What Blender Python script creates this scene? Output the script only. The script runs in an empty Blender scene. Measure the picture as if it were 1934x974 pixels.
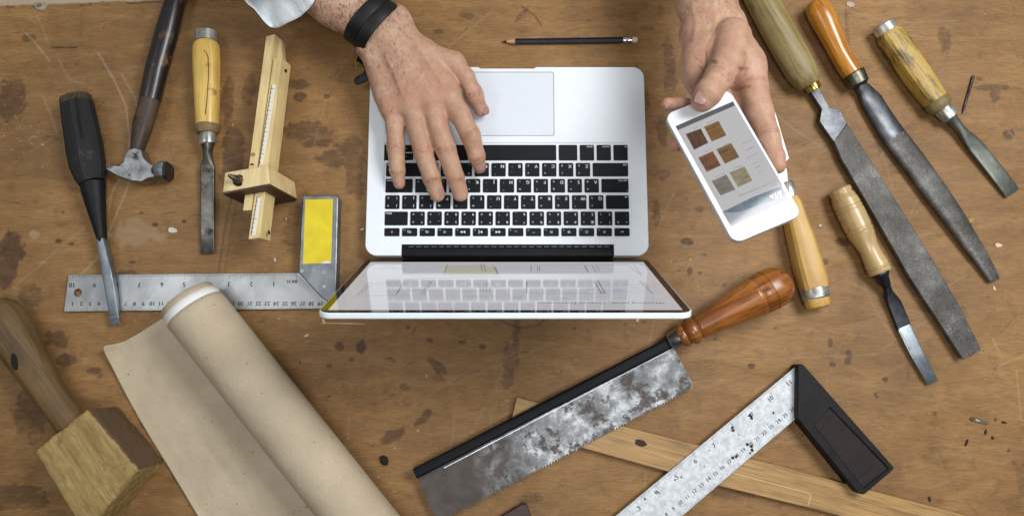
import bpy, bmesh, math, random
import numpy as np
from mathutils import Vector, Matrix
random.seed(7); RNG = np.random.default_rng(7)
S = bpy.context.scene
C = S.collection
MM = 0.001
# ------------------------------------------------------------------ camera
F, TH, H, YC, XC, CX, CY = 1396.7, 0.14803, 825.87, -123.06, 5.56, 967.0, 487.0   # all lengths in mm, picture 1934 x 974
st, ct = math.sin(TH), math.cos(TH)
cam = bpy.data.cameras.new('camera'); camo = bpy.data.objects.new('camera', cam); C.objects.link(camo); S.camera = camo
cam.sensor_width = 36; cam.lens = F / 1934 * 36; cam.clip_start = 0.01; cam.clip_end = 20
camo.location = (XC * MM, YC * MM, H * MM); camo.rotation_euler = (TH, 0, 0)
cam.dof.use_dof = True; cam.dof.focus_distance = 0.80; cam.dof.aperture_fstop = 7.0
# ------------------------------------------------------------------ light
W = bpy.data.worlds.new('World'); S.world = W; W.use_nodes = True
_n = W.node_tree.nodes; _l = W.node_tree.links       # soft room light: brighter towards the windows (north), dim behind the camera
_tc = _n.new('ShaderNodeTexCoord'); _sx = _n.new('ShaderNodeSeparateXYZ'); _l.new(_tc.outputs['Generated'], _sx.inputs[0])
_mr = _n.new('ShaderNodeMapRange'); _mr.inputs['From Min'].default_value = -.8; _mr.inputs['From Max'].default_value = .8; _mr.inputs['To Min'].default_value = .03; _mr.inputs['To Max'].default_value = .27
_l.new(_sx.outputs['Y'], _mr.inputs['Value']); _l.new(_mr.outputs[0], _n['Background'].inputs[1])
_n['Background'].inputs[0].default_value = (0.95, 0.97, 1.0, 1)
def area(name, loc, tgt, sx, sy, watts, col):
    l = bpy.data.lights.new(name, 'AREA'); l.shape = 'RECTANGLE'; l.size = sx; l.size_y = sy; l.energy = watts; l.color = col
    o = bpy.data.objects.new(name, l); C.objects.link(o); o.location = loc
    o.rotation_euler = (Vector(tgt) - Vector(loc)).to_track_quat('-Z', 'Y').to_euler(); return o
area('window_light', (0.80, 0.40, 1.27), (0.15, 0.05, 0), 0.76, 0.52, 19.0, (0.985, 0.99, 1.0))
area('fill_light', (-0.78, 0.20, 1.05), (-0.25, -0.05, 0), 0.45, 0.45, 2.7, (0.95, 0.98, 1.0))
area('ceiling_light', (0.12, -0.46, 1.45), (0.0, -0.25, 0), 0.45, 0.3, 6.3, (0.98, 0.99, 1.0))
S.view_settings.view_transform = 'Standard'; S.view_settings.look = 'None'
S.view_settings.exposure = 0.0; S.view_settings.gamma = 1.0
S.cycles.max_bounces = 6

# ------------------------------------------------------------------ geometry helpers
def P(px, py, z=0.0):
    """point of height z (mm) seen at photograph pixel px,py"""
    a = (px - CX) / F; b = -(py - CY) / F
    d = np.array([a, st + b * ct, -ct + b * st]); t = (z - H) / d[2]
    return np.array([XC, YC, H]) + t * d
def dep(p): return (p[1] - YC) * st + (H - p[2]) * ct
def mmpx(p): return dep(p) / F
def nrm(v): v = np.asarray(v, float); return v / (np.linalg.norm(v) + 1e-12)

class MB:
    def __init__(s): s.v = []; s.f = []
    def add(s, v, f):
        b = len(s.v); s.v += [tuple(map(float, q)) for q in v]; s.f += [tuple(b + i for i in g) for g in f]; return s
    def loft(s, st_, n=20, up=(0, 0, 1), caps=True, side=None):
        """stations (x,y,z,w,h,exponent); ring normal follows the path"""
        pts = np.array([q[:3] for q in st_], float); rings = []
        for i, q in enumerate(st_):
            a = pts[max(0, i - 1)]; b = pts[min(len(pts) - 1, i + 1)]; T_ = nrm(b - a)
            sd = nrm(np.cross(up, T_)) if side is None else np.array(side, float); u = nrm(np.cross(T_, sd))
            e = q[5] if len(q) > 5 else 2.0; ring = []
            for k in range(n):
                t = 2 * math.pi * (k + .5) / n; c_, s_ = math.cos(t), math.sin(t)
                x = q[3] / 2 * math.copysign(abs(c_) ** (2 / e), c_); y = q[4] / 2 * math.copysign(abs(s_) ** (2 / e), s_)
                ring.append(pts[i] + sd * x + u * y)
            rings.append(ring)
        v = [p for r in rings for p in r]; f = []
        for i in range(len(rings) - 1):
            for k in range(n):
                a = i * n + k; b = i * n + (k + 1) % n
                f.append((a, b, b + n, a + n))
        if caps: f.append(tuple(range(n))[::-1]); f.append(tuple((len(rings) - 1) * n + k for k in range(n)))
        return s.add(v, f)
    def prism(s, poly, z0, z1, bot=None):
        """poly: list of (x,y); z may be number or list"""
        n = len(poly); bot = bot or poly
        zf = lambda z, i: z[i] if hasattr(z, '__len__') else z
        v = [(bot[i][0], bot[i][1], zf(z0, i)) for i in range(n)] + [(poly[i][0], poly[i][1], zf(z1, i)) for i in range(n)]
        ar = sum(poly[i][0] * poly[(i + 1) % n][1] - poly[(i + 1) % n][0] * poly[i][1] for i in range(n))
        f = [(i, (i + 1) % n, n + (i + 1) % n, n + i) for i in range(n)] + [tuple(range(n))[::-1], tuple(range(n, 2 * n))]
        if ar < 0: f = [g[::-1] for g in f]
        return s.add(v, f)
    def box(s, x0, x1, y0, y1, z0, z1): return s.prism([(x0, y0), (x1, y0), (x1, y1), (x0, y1)], z0, z1)
    def tr(s, fn): s.v = [tuple(fn(np.array(q))) for q in s.v]; return s
def rrect(x0, x1, y0, y1, r, n=6):
    o = []
    for cx, cy, a0 in ((x1 - r, y1 - r, 0), (x0 + r, y1 - r, 90), (x0 + r, y0 + r, 180), (x1 - r, y0 + r, 270)):
        for k in range(n + 1):
            a = math.radians(a0 + 90 * k / n); o.append((cx + r * math.cos(a), cy + r * math.sin(a)))
    return o

def tag(o, label=None, cat=None, group=None, kind=None):
    if label: o['label'] = label
    if cat: o['category'] = cat
    if group: o['group'] = group
    if kind: o['kind'] = kind
    return o
def mkobj(name, mb, mat, parent=None, bevel=0, sharp=35, smooth=True, segs=2, solid=0):
    me = bpy.data.meshes.new(name)
    me.from_pydata([(a * MM, b * MM, c * MM) for a, b, c in mb.v], [], mb.f); me.update()
    if smooth:
        me.shade_smooth(); me.set_sharp_from_angle(angle=math.radians(sharp))
    o = bpy.data.objects.new(name, me); C.objects.link(o)
    if mat: me.materials.append(mat)
    if parent: o.parent = parent
    if solid:
        m = o.modifiers.new('solid', 'SOLIDIFY'); m.thickness = solid * MM; m.offset = 0
    if bevel:
        m = o.modifiers.new('bevel', 'BEVEL'); m.width = bevel * MM; m.segments = segs; m.limit_method = 'ANGLE'; m.angle_limit = math.radians(40)
        m.harden_normals = False
    return o
def boolean(o, cutters):
    for mb in cutters:
        c_ = mkobj('cutter', mb, None, o.parent, smooth=False)
        m = o.modifiers.new('b', 'BOOLEAN'); m.object = c_; m.operation = 'DIFFERENCE'; m.solver = 'EXACT'
        dg = bpy.context.evaluated_depsgraph_get(); dg.update()
        me = bpy.data.meshes.new_from_object(o.evaluated_get(dg)); o.modifiers.clear(); old = o.data; o.data = me
        me.name = old.name; bpy.data.objects.remove(c_)
    return o

class Thing:
    """Empty at the base; local X runs along the tool (from pixel a to pixel b)"""
    def __init__(s, name, label, cat, a, b=None, group=None, rot=None, z=0, kind=None):
        s.o = P(a[0], a[1], z); s.ang = 0.0
        if b is not None:
            q = P(b[0], b[1], z); s.ang = math.atan2(q[1] - s.o[1], q[0] - s.o[0])
        if rot is not None: s.ang = rot
        s.e = bpy.data.objects.new(name, None); C.objects.link(s.e); s.e.empty_display_size = .02
        s.e.location = tuple(s.o * MM); s.e.rotation_euler = (0, 0, s.ang)
        tag(s.e, label, cat, group, kind)
    def loc(s, p):
        d = np.asarray(p) - s.o; c_, s_ = math.cos(s.ang), math.sin(s.ang)
        return np.array([d[0] * c_ + d[1] * s_, -d[0] * s_ + d[1] * c_, d[2]])
    def L(s, px, py, z=0): return s.loc(P(px, py, z))
    def L2(s, px, py, z=0): return tuple(s.L(px, py, z)[:2])
    def poly(s, pts, z=0): return [s.L2(x, y, z) for x, y in pts]
    def st(s, px, py, z, wpx, h, n=2.0):
        """station: centre pixel, height of centre z, width in pixels, h in mm (or None = round)"""
        p = P(px, py, z); w = wpx * mmpx(p); q = s.loc(p)
        return (q[0], q[1], q[2], w, w if h is None else h, n)
    def part(s, name, mb, mat, parent=None, label=None, **k):
        o = mkobj(name, mb, mat, parent or s.e, **k)
        if label: o['label'] = label
        return o

# ------------------------------------------------------------------ material helpers
def lin(h):
    if isinstance(h, str):
        h = h.lstrip('#'); c_ = [int(h[i:i + 2], 16) / 255 for i in (0, 2, 4)]
        return tuple(((x + .055) / 1.055) ** 2.4 if x > .04045 else x / 12.92 for x in c_) + (1,)
    return tuple(h) + ((1,) if len(h) == 3 else ())
class NT:
    def __init__(s, name):
        s.m = bpy.data.materials.new(name); s.m.use_nodes = True; s.t = s.m.node_tree; s.b = s.t.nodes['Principled BSDF']
    def n(s, typ, ins=None, **pr):
        o = s.t.nodes.new(typ)
        for k, v in pr.items(): setattr(o, k, v)
        for k, v in (ins or {}).items(): s.set(o.inputs[k], v)
        return o
    def set(s, sock, v):
        if isinstance(v, bpy.types.NodeSocket): s.t.links.new(v, sock)
        else: sock.default_value = v
    def p(s, **k):
        for a, v in k.items(): s.set(s.b.inputs[a.replace('_', ' ')], v)
    def coord(s, kind='Object', scale=(1, 1, 1), rot=(0, 0, 0), loc=(0, 0, 0)):
        tc = s.n('ShaderNodeTexCoord')
        return s.n('ShaderNodeMapping', {'Vector': tc.outputs[kind], 'Scale': scale, 'Rotation': rot, 'Location': loc}).outputs[0]
    def noise(s, vec, scale=1, detail=4, rough=.55, dist=0):
        return s.n('ShaderNodeTexNoise', {'Vector': vec, 'Scale': scale, 'Detail': detail, 'Roughness': rough, 'Distortion': dist}).outputs['Fac']
    def ramp(s, fac, stops):
        r = s.n('ShaderNodeValToRGB', {'Fac': fac}); e = r.color_ramp.elements
        while len(e) < len(stops): e.new(.5)
        for q, (pos, c_) in zip(e, stops):
            q.position = pos; q.color = lin(c_) if not isinstance(c_, (int, float)) else (c_, c_, c_, 1)
        return r.outputs[0]
    def mix(s, fac, a, b, mode='MIX'):
        m = s.n('ShaderNodeMix', data_type='RGBA', blend_type=mode)
        s.set(m.inputs[0], fac); s.set(m.inputs[6], lin(a) if isinstance(a, (str, tuple)) else a); s.set(m.inputs[7], lin(b) if isinstance(b, (str, tuple)) else b)
        return m.outputs[2]
    def math(s, op, a, b=0.0, clamp=False):
        m = s.n('ShaderNodeMath', operation=op, use_clamp=clamp); s.set(m.inputs[0], a); s.set(m.inputs[1], b); return m.outputs[0]
    def bump(s, h, strength=.3, dist=.001):
        s.t.links.new(s.n('ShaderNodeBump', {'Height': h, 'Strength': strength, 'Distance': dist}).outputs[0], s.b.inputs['Normal'])
def plain(name, col, rough=.5, metal=0, coat=0, bumpy=0, var=.12, spec=.5):
    t = NT(name); v = t.coord(); c_ = lin(col)
    n1 = t.noise(v, 60, 5); k = t.ramp(n1, [(.3, 1 - var), (.7, 1 + var * .4)])
    t.p(Base_Color=t.mix(1.0, c_, k, 'MULTIPLY'), Metallic=metal, Coat_Weight=coat, Specular_IOR_Level=spec)
    t.p(Roughness=t.math('ADD', t.math('MULTIPLY', t.noise(v, 140, 4), .16), rough - .08))
    if bumpy: t.bump(t.noise(v, 900, 4), bumpy, .0004)
    return t.m
def wood(name, c1, c2, c3=None, rough=.5, coat=0, sc=1.0, grain=.5, dirt=0, dirtc='#2a1c12', bumpy=.25, pores=.5, along='x', dsc=40, streak=False):
    t = NT(name); a, b = 9 * sc, 170 * sc
    s_ = {'x': (a, b, b), 'y': (b, a, b), 'z': (b, b, a)}[along]
    v = t.coord(scale=s_); v2 = t.coord(scale=tuple(q * 3.2 for q in s_)); vb = t.coord()
    n1 = t.noise(v, 1, 6, .62, .6); n2 = t.noise(v2, 1, 3, .6)
    stops = [(.28, c1), (.72, c2)] if c3 is None else [(.25, c1), (.5, c2), (.75, c3)]
    c_ = t.ramp(n1, stops)
    c_ = t.mix(pores, c_, t.ramp(n2, [(.33, .5), (.52, 1.0)]), 'MULTIPLY')
    big = t.ramp(t.noise(vb, 22, 3), [(.3, .72), (.7, 1.12)]); c_ = t.mix(.6, c_, big, 'MULTIPLY')
    if dirt:
        d = t.ramp(t.noise(t.coord(scale=(.22, 1, 1)) if streak else vb, dsc * (2.2 if streak else 1), 7, .68), [(.62 - dirt * .3, 0.0), (.72 - dirt * .2, 1.0)])
        c_ = t.mix(d, c_, dirtc)
    t.p(Base_Color=c_, Coat_Weight=coat, Coat_Roughness=.18)
    t.p(Roughness=t.math('ADD', t.math('MULTIPLY', n2, .22), rough - .1))
    t.bump(t.math('ADD', n2, t.math('MULTIPLY', t.noise(vb, 300, 4), .5)), bumpy, .0005)
    return t.m
def steel(name, col='#8f9193', rough=.38, rust=.0, rustc='#3a2a22', dark='#4a4a4b', darkamt=.4, sc=40, metal=1.0, speck=0, bumpy=.1, grind=None):
    t = NT(name); vb = t.coord(); n1 = t.noise(vb, sc, 7, .62, .4)
    c_ = t.ramp(n1, [(.5 - darkamt * .5, dark), (.62, col)])
    r = t.math('ADD', t.math('MULTIPLY', t.noise(vb, sc * 2.3, 6, .7), .3), rough - .15)
    mt = metal
    if speck:
        c_ = t.mix(speck, c_, t.ramp(t.noise(vb, 1500, 2, .8), [(.35, .25), (.65, 1.3)]), 'MULTIPLY')
    if rust:
        m = t.ramp(t.noise(vb, sc * .9, 8, .72, .3), [(.66 - rust * .35, 0.0), (.72 - rust * .25, 1.0)])
        c_ = t.mix(m, c_, rustc); mt = t.math('SUBTRACT', metal, t.math('MULTIPLY', m, .75)); r = t.math('ADD', r, t.math('MULTIPLY', m, .3))
    t.p(Base_Color=c_, Metallic=mt, Roughness=r)
    t.bump(t.noise(vb, 500, 5, .7), bumpy, .0004)
    return t.m
def emis(name, col, e=.6, rough=.06, noisecol=None, sc=60, stretch=(1, 1, 1), rot=(0, 0, 0), spec=.5):
    """lit display surface under glass"""
    t = NT(name); c_ = lin(col)
    if noisecol: c_ = t.ramp(t.noise(t.coord(scale=stretch, rot=rot), sc, 6, .75, .6), [(.38, col), (.6, noisecol)])
    t.p(Base_Color=(.02, .02, .02, 1), Emission_Color=c_, Emission_Strength=e, Roughness=rough, Specular_IOR_Level=spec)
    return t.m

# ------------------------------------------------------------------ text
_tc = {}
def text(body, size, ax='CENTER', ay='CENTER'):
    k = (body, ax, ay)
    if k not in _tc:
        cu = bpy.data.curves.new('t', 'FONT'); cu.body = body; cu.size = 1; cu.align_x = ax; cu.align_y = ay; cu.resolution_u = 2
        o = bpy.data.objects.new('t', cu); C.objects.link(o)
        dg = bpy.context.evaluated_depsgraph_get(); dg.update(); ev = o.evaluated_get(dg); me = ev.to_mesh()
        _tc[k] = ([tuple(v.co) for v in me.vertices], [tuple(p.vertices) for p in me.polygons]); ev.to_mesh_clear()
        bpy.data.objects.remove(o); bpy.data.curves.remove(cu)
    v, f = _tc[k]; return [(a * size, b * size, 0) for a, b, _ in v], f
def put_text(mb, body, x, y, z, size, ang=0, ax='CENTER', ay='CENTER', bold=0):
    v, f = text(body, size, ax, ay); c_, s_ = math.cos(ang), math.sin(ang)
    for dx in ((0,) if not bold else (-bold, bold)):
        mb.add([(x + (a + dx) * c_ - b * s_, y + (a + dx) * s_ + b * c_, z + (.01 if dx > 0 else 0)) for a, b, _ in v], f)
def line(mb, p, q, w, z, z2=None):
    p = np.array(p[:2], float); q = np.array(q[:2], float); d = nrm(q - p); n_ = np.array([-d[1], d[0]]) * w / 2; z2 = z if z2 is None else z2
    mb.add([(*(p - n_), z), (*(q - n_), z2), (*(q + n_), z2), (*(p + n_), z)], [(0, 1, 2, 3)])

# ------------------------------------------------------------------ numpy noise
def vnoise(x, y, cell, seed):
    r = np.random.default_rng(seed).random((257, 257)); u = x / cell + 1000; v = y / cell + 1000
    i = np.floor(u).astype(int); j = np.floor(v).astype(int); a = u - i; b = v - j; a = a * a * (3 - 2 * a); b = b * b * (3 - 2 * b)
    g = lambda p, q: r[p % 257, q % 257]
    return (g(i, j) * (1 - a) + g(i + 1, j) * a) * (1 - b) + (g(i, j + 1) * (1 - a) + g(i + 1, j + 1) * a) * b
def fbm(x, y, cell, seed, o=4):
    s_ = 0; w = .5; t_ = 0
    for k in range(o): s_ = s_ + w * vnoise(x, y, cell / 2 ** k, seed + k * 17); t_ += w; w *= .55
    return s_ / t_

# ================================================================== SETTING
def bench():
    x0, x1, y0, y1, d = -700.0, 720.0, -420.0, 470.0, 1.5
    nx, ny = int((x1 - x0) / d) + 1, int((y1 - y0) / d) + 1
    X, Y = np.meshgrid(np.linspace(x0, x1, nx), np.linspace(y0, y1, ny), indexing='xy')
    A = {'stain': np.zeros_like(X), 'pale': np.zeros_like(X), 'dark': np.zeros_like(X)}
    wob = fbm(X, Y, 14, 3) - .5; wob2 = fbm(X, Y, 5, 9) - .5
    def blob(ch, px, py, rx, ry, a=1.0, ang=0, soft=.35, rag=.9):
        c_ = P(px, py); rx, ry = rx * .59, ry * .59; dx, dy = X - c_[0], Y - c_[1]; q, w_ = math.cos(ang), math.sin(ang)
        u = (dx * q + dy * w_) / rx; v = (-dx * w_ + dy * q) / ry
        r = np.sqrt(u * u + v * v) + rag * (wob * .9 + wob2 * .7)
        A[ch] = np.maximum(A[ch], a * np.clip((1 - r) / soft, 0, 1))
    def scr(ch, pts, w=1.2, a=.6):
        Q = [P(*p) for p in pts]; best = np.full_like(X, 1e9)
        for p, q in zip(Q[:-1], Q[1:]):
            ex, ey = q[0] - p[0], q[1] - p[1]; L_ = ex * ex + ey * ey
            t = np.clip(((X - p[0]) * ex + (Y - p[1]) * ey) / L_, 0, 1)
            best = np.minimum(best, np.hypot(X - p[0] - t * ex, Y - p[1] - t * ey))
        A[ch] = np.maximum(A[ch], a * np.exp(-(best / w) ** 2) * (.45 + .9 * fbm(X, Y, 9, 77)))
    for b in [(440,300,26,90,.55),(430,190,16,60,.4),(470,170,18,40,.35),(435,300,12,14,.8),(560,160,26,14,.55),(566,182,14,12,.7),(617,182,8,7,.8),
              (580,250,60,26,.45),(600,270,40,12,.6),(625,300,34,22,.5),(660,280,26,30,.45),(560,420,30,90,.25),(670,330,24,60,.4),(20,190,36,60,.55),(22,475,26,42,.75),
              (12,520,22,30,.7),(55,72,17,10,.45),(95,262,24,8,.3),(238,520,26,13,.6),(250,495,10,5,.6),(228,552,12,10,.4),
              (682,655,13,16,.9),(642,655,10,10,.6),(665,678,9,8,.6),(622,690,8,6,.5),(645,720,30,40,.18),(826,690,30,10,.5,-.7),(800,790,26,10,.55,.7),(740,825,30,16,.6,.5),
              (765,730,14,9,.4),(810,775,6,4,.7),(812,642,8,5,.7),(873,645,10,5,.7),(912,655,8,6,.7),(770,618,6,5,.7),(960,690,14,50,.35),(975,650,10,60,.3),(928,705,4,3,.7),
              (1303,512,9,14,.8),(1283,512,5,3,.6),(1322,516,4,4,.6),(1298,456,13,7,.9),(1320,395,12,8,.4),(1296,375,6,6,.3),(1330,480,5,3,.6),(1350,640,4,3,.6),
              (1590,458,16,10,.7),(1558,495,10,8,.5),(1568,648,6,9,.6),(1603,670,8,10,.65),(1601,682,9,9,.6),(1573,688,7,5,.7),(1420,690,8,6,.7),(1672,717,7,6,.7),(1655,745,5,5,.7),
              (1640,500,6,3,.7),(1670,420,22,16,.35),(1870,165,60,10,.45),(1880,178,16,22,.45),(1785,75,16,40,.35),(1745,130,12,14,.3),(1905,255,14,12,.6),(1690,270,50,60,.3),
              (1600,60,6,60,.3),(1700,40,30,12,.25),(1850,150,9,7,.4),(1180,30,50,16,.2),(935,150,22,18,.5),(880,30,18,9,.35),(985,30,10,26,.4,-.7),(1220,55,20,8,.3),
              (1265,120,16,90,.35),(1250,250,14,40,.4),(1220,190,12,30,.35),(830,60,16,9,.4),(720,60,12,8,.3),(1365,600,8,5,.6),(1490,560,11,14,.6),(1240,400,10,40,.35),
              (1250,330,26,14,.35),(700,740,60,60,.18),(1780,860,60,30,.18),(1905,850,5,4,.6),(1880,792,4,3,.7),(1935,900,26,40,.25),(1915,950,30,20,.2),(1000,940,30,12,.35),
              (105,640,36,20,.5),(125,680,22,14,.6),(180,700,18,8,.5),(280,790,30,30,.3),(60,560,30,30,.35),(470,560,50,8,.3),(20,940,70,30,.45),(60,780,40,60,.35),(1060,700,50,40,.15),(1380,930,60,16,.3),(1820,590,12,20,.2)]:
        blob('stain', *b[:5], ang=(b[5] if len(b) > 5 else 0))
    for _ in range(150):
        px, py = RNG.uniform(0, 1934), RNG.uniform(0, 974); r = RNG.exponential(1.3) + 1.2
        blob('stain', px, py, r * RNG.uniform(1, 2), r, RNG.uniform(.2, .55), ang=RNG.uniform(-.6, .9), soft=.7, rag=1.2)
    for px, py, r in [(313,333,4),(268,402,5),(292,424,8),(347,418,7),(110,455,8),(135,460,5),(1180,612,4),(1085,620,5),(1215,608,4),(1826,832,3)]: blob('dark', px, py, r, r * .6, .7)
    scr('dark', [(985,12),(1010,30),(1022,48)], 1.1, .7); scr('dark', [(785,617),(780,628)], 1, .7)
    scr('dark', [(438,368),(425,430),(412,515)], 1.0, .55); scr('dark', [(450,368),(436,440),(424,515)], .9, .35)
    scr('dark', [(728,678),(738,676),(746,684)], .8, .9); scr('dark', [(825,700),(838,718)], .9, .8)
    scr('dark', [(935,600),(975,618),(1010,616),(1035,600)], .8, .7); scr('dark', [(98,90),(145,90)], 1.0, .9)
    for k in range(130):
        px, py = RNG.uniform(0, 1934), RNG.uniform(0, 974); L_ = RNG.uniform(8, 50); a = RNG.normal(0, .25) if RNG.random() < .6 else RNG.uniform(0, 3.1)
        scr('dark', [(px, py), (px + L_ * math.cos(a), py + L_ * math.sin(a))], .7, RNG.uniform(.2, .5))
    for pts, a in [([(48,62),(70,85),(94,116)], .5), ([(185,100),(215,150),(238,200),(244,260),(240,320)], .6), ([(230,140),(255,185),(262,215)], .45), ([(60,8),(78,48),(92,85)], .3),
                   ([(80,180),(95,215),(108,250)], .45), ([(110,110),(130,150),(160,160)], .3), ([(248,330),(235,370),(205,440),(195,470)], .5), ([(225,340),(200,385)], .4), ([(215,350),(205,400)], .4),
                   ([(150,520),(180,492),(192,478)], .5), ([(40,600),(60,590)], .3), ([(1900,240),(1916,262)], .4), ([(1465,215),(1500,245),(1570,290)], .25), ([(1888,690),(1934,670)], .3), ([(1920,700),(1928,790)], .35),
                   ([(1875,640),(1888,665)], .5), ([(1340,865),(1400,880)], .2), ([(1150,585),(1200,602)], .3), ([(505,900),(520,960)], .2)]: scr('pale', pts, .9, a)
    for k in range(130):
        px, py = RNG.uniform(0, 1934), RNG.uniform(0, 974); L_ = RNG.uniform(20, 120); a = RNG.uniform(0, 3.14); b_ = a + RNG.normal(0, .15)
        scr('pale', [(px, py), (px + L_ * math.cos(a), py + L_ * math.sin(a)), (px + L_ * (math.cos(a) + math.cos(b_)), py + L_ * (math.sin(a) + math.sin(b_)))], .7, RNG.uniform(.08, .28))
    for _ in range(90):   # dust specks
        px, py = (RNG.normal(30, 30), RNG.normal(260, 30)) if _ < 40 else (RNG.uniform(0, 1934), RNG.uniform(0, 974))
        blob('pale', px, py, 2.0, 1.6, .6, soft=.6, rag=.2)
    blob('pale', 250, 440, 60, 30, .25, rag=1.2); blob('pale', 66, 443, 12, 8, .4)
    # worn front edge of the top (upper left of the photograph)
    e = P(0, 13); g = P(450, -4); k = (g[1] - e[1]) / (g[0] - e[0]); dd = Y - (e[1] + k * (X - e[0])) + 3 * wob + 2 * wob2
    A['pale'] = np.maximum(A['pale'], np.clip(dd / 2.0, 0, 1) * np.clip((32 - dd) / 4, 0, 1) * .9); A['dark'] = np.maximum(A['dark'], .8 * np.exp(-((dd + 1.4) / 1.0) ** 2) * (fbm(X, Y, 20, 5) > .45))
    Z = -.35 * A['dark'] - .15 * A['pale'] + .2 * (fbm(X, Y, 60, 21) - .5)
    V = np.stack([X, Y, Z], -1).reshape(-1, 3) * MM
    i = np.arange(nx * ny).reshape(ny, nx); Q = np.stack([i[:-1, :-1], i[:-1, 1:], i[1:, 1:], i[1:, :-1]], -1).reshape(-1, 4)
    me = fastmesh('workbench_top', V, Q)
    for kx, a in A.items():
        at = me.attributes.new(kx, 'FLOAT', 'POINT'); at.data.foreach_set('value', a.reshape(-1).astype(np.float32))
    t = NT('bench_wood'); v = t.coord(scale=(12, 60, 60)); vf = t.coord(scale=(70, 650, 650)); vb = t.coord()
    c_ = t.ramp(t.noise(v, 1, 7, .62, .8), [(.2, BENCH[0]), (.5, BENCH[1]), (.8, BENCH[2])])
    c_ = t.mix(.8, c_, t.ramp(t.noise(vf, 1, 4, .8), [(.36, .62), (.56, 1.06)]), 'MULTIPLY')
    c_ = t.mix(.8, c_, t.ramp(t.noise(vb, 5, 5, .6), [(.3, .70), (.7, 1.18)]), 'MULTIPLY')
    c_ = t.mix(t.ramp(t.noise(vb, 6.5, 6, .65), [(.42, 0.0), (.75, .30)]), c_, '#6f5542')
    c_ = t.mix(t.ramp(t.noise(vb, 42, 8, .78), [(.54, 0.0), (.66, .38)]), c_, '#553925'); c_ = t.mix(t.ramp(t.noise(t.coord(loc=(2, 7, 0)), 11, 8, .72), [(.5, 0.0), (.68, .26)]), c_, '#5e4330')
    c_ = t.mix(t.ramp(t.noise(vb, 160, 5, .8), [(.60, 0.0), (.75, .4)]), c_, '#4a3020')
    c_ = t.mix(t.ramp(t.noise(t.coord(loc=(5, 2, 0)), 90, 6, .8), [(.58, 0.0), (.8, .35)]), c_, '#b39a78')
    at = lambda n_: t.n('ShaderNodeAttribute', attribute_name=n_).outputs['Fac']
    nz = t.math('MULTIPLY', t.math('SUBTRACT', t.noise(t.coord(scale=(.6, 1, 1)), 150, 7, .75), .5), 1.5)
    sn = t.ramp(t.math('ADD', at('stain'), t.math('MULTIPLY', nz, t.math('MULTIPLY', at('stain'), 2.4, True))), [(.12, 0.0), (.38, .45), (.85, .72)])
    c_ = t.mix(sn, c_, '#33211d'); c_ = t.mix(at('pale'), c_, '#b5a58c'); c_ = t.mix(at('dark'), c_, '#20130c')
    t.p(Base_Color=c_, Roughness=t.math('ADD', t.math('MULTIPLY', t.noise(vb, 30, 5), .3), .42), Specular_IOR_Level=.28)
    t.bump(t.math('ADD', t.noise(vf, 1, 3, .7), t.noise(vb, 400, 5, .7)), .25, .0006)
    me.materials.append(t.m)
    o = bpy.data.objects.new('workbench_top', me); C.objects.link(o); tag(o, kind='structure')
    side = MB().box(x0, x1, y0, y1, -32, -1.2)
    o = mkobj('workbench_core', side, wood('ply_core', '#5d4630', '#7d6143')); tag(o, kind='structure')
    o = mkobj('floor', MB().box(-4000, 4000, -4000, 4000, -780, -770), plain('floor_concrete', '#6d6a66', .8)); tag(o, kind='structure')
def fastmesh(name, V, Q):
    me = bpy.data.meshes.new(name); n_ = len(Q); k = Q.shape[1]
    me.vertices.add(len(V)); me.vertices.foreach_set('co', V.astype(np.float32).ravel())
    me.loops.add(n_ * k); me.loops.foreach_set('vertex_index', Q.astype(np.int32).ravel())
    me.polygons.add(n_); me.polygons.foreach_set('loop_start', (np.arange(n_) * k).astype(np.int32))
    me.update(calc_edges=True); me.shade_smooth(); return me
BENCH = ('#7f6038', '#946f43', '#a88454')
bench()

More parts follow.
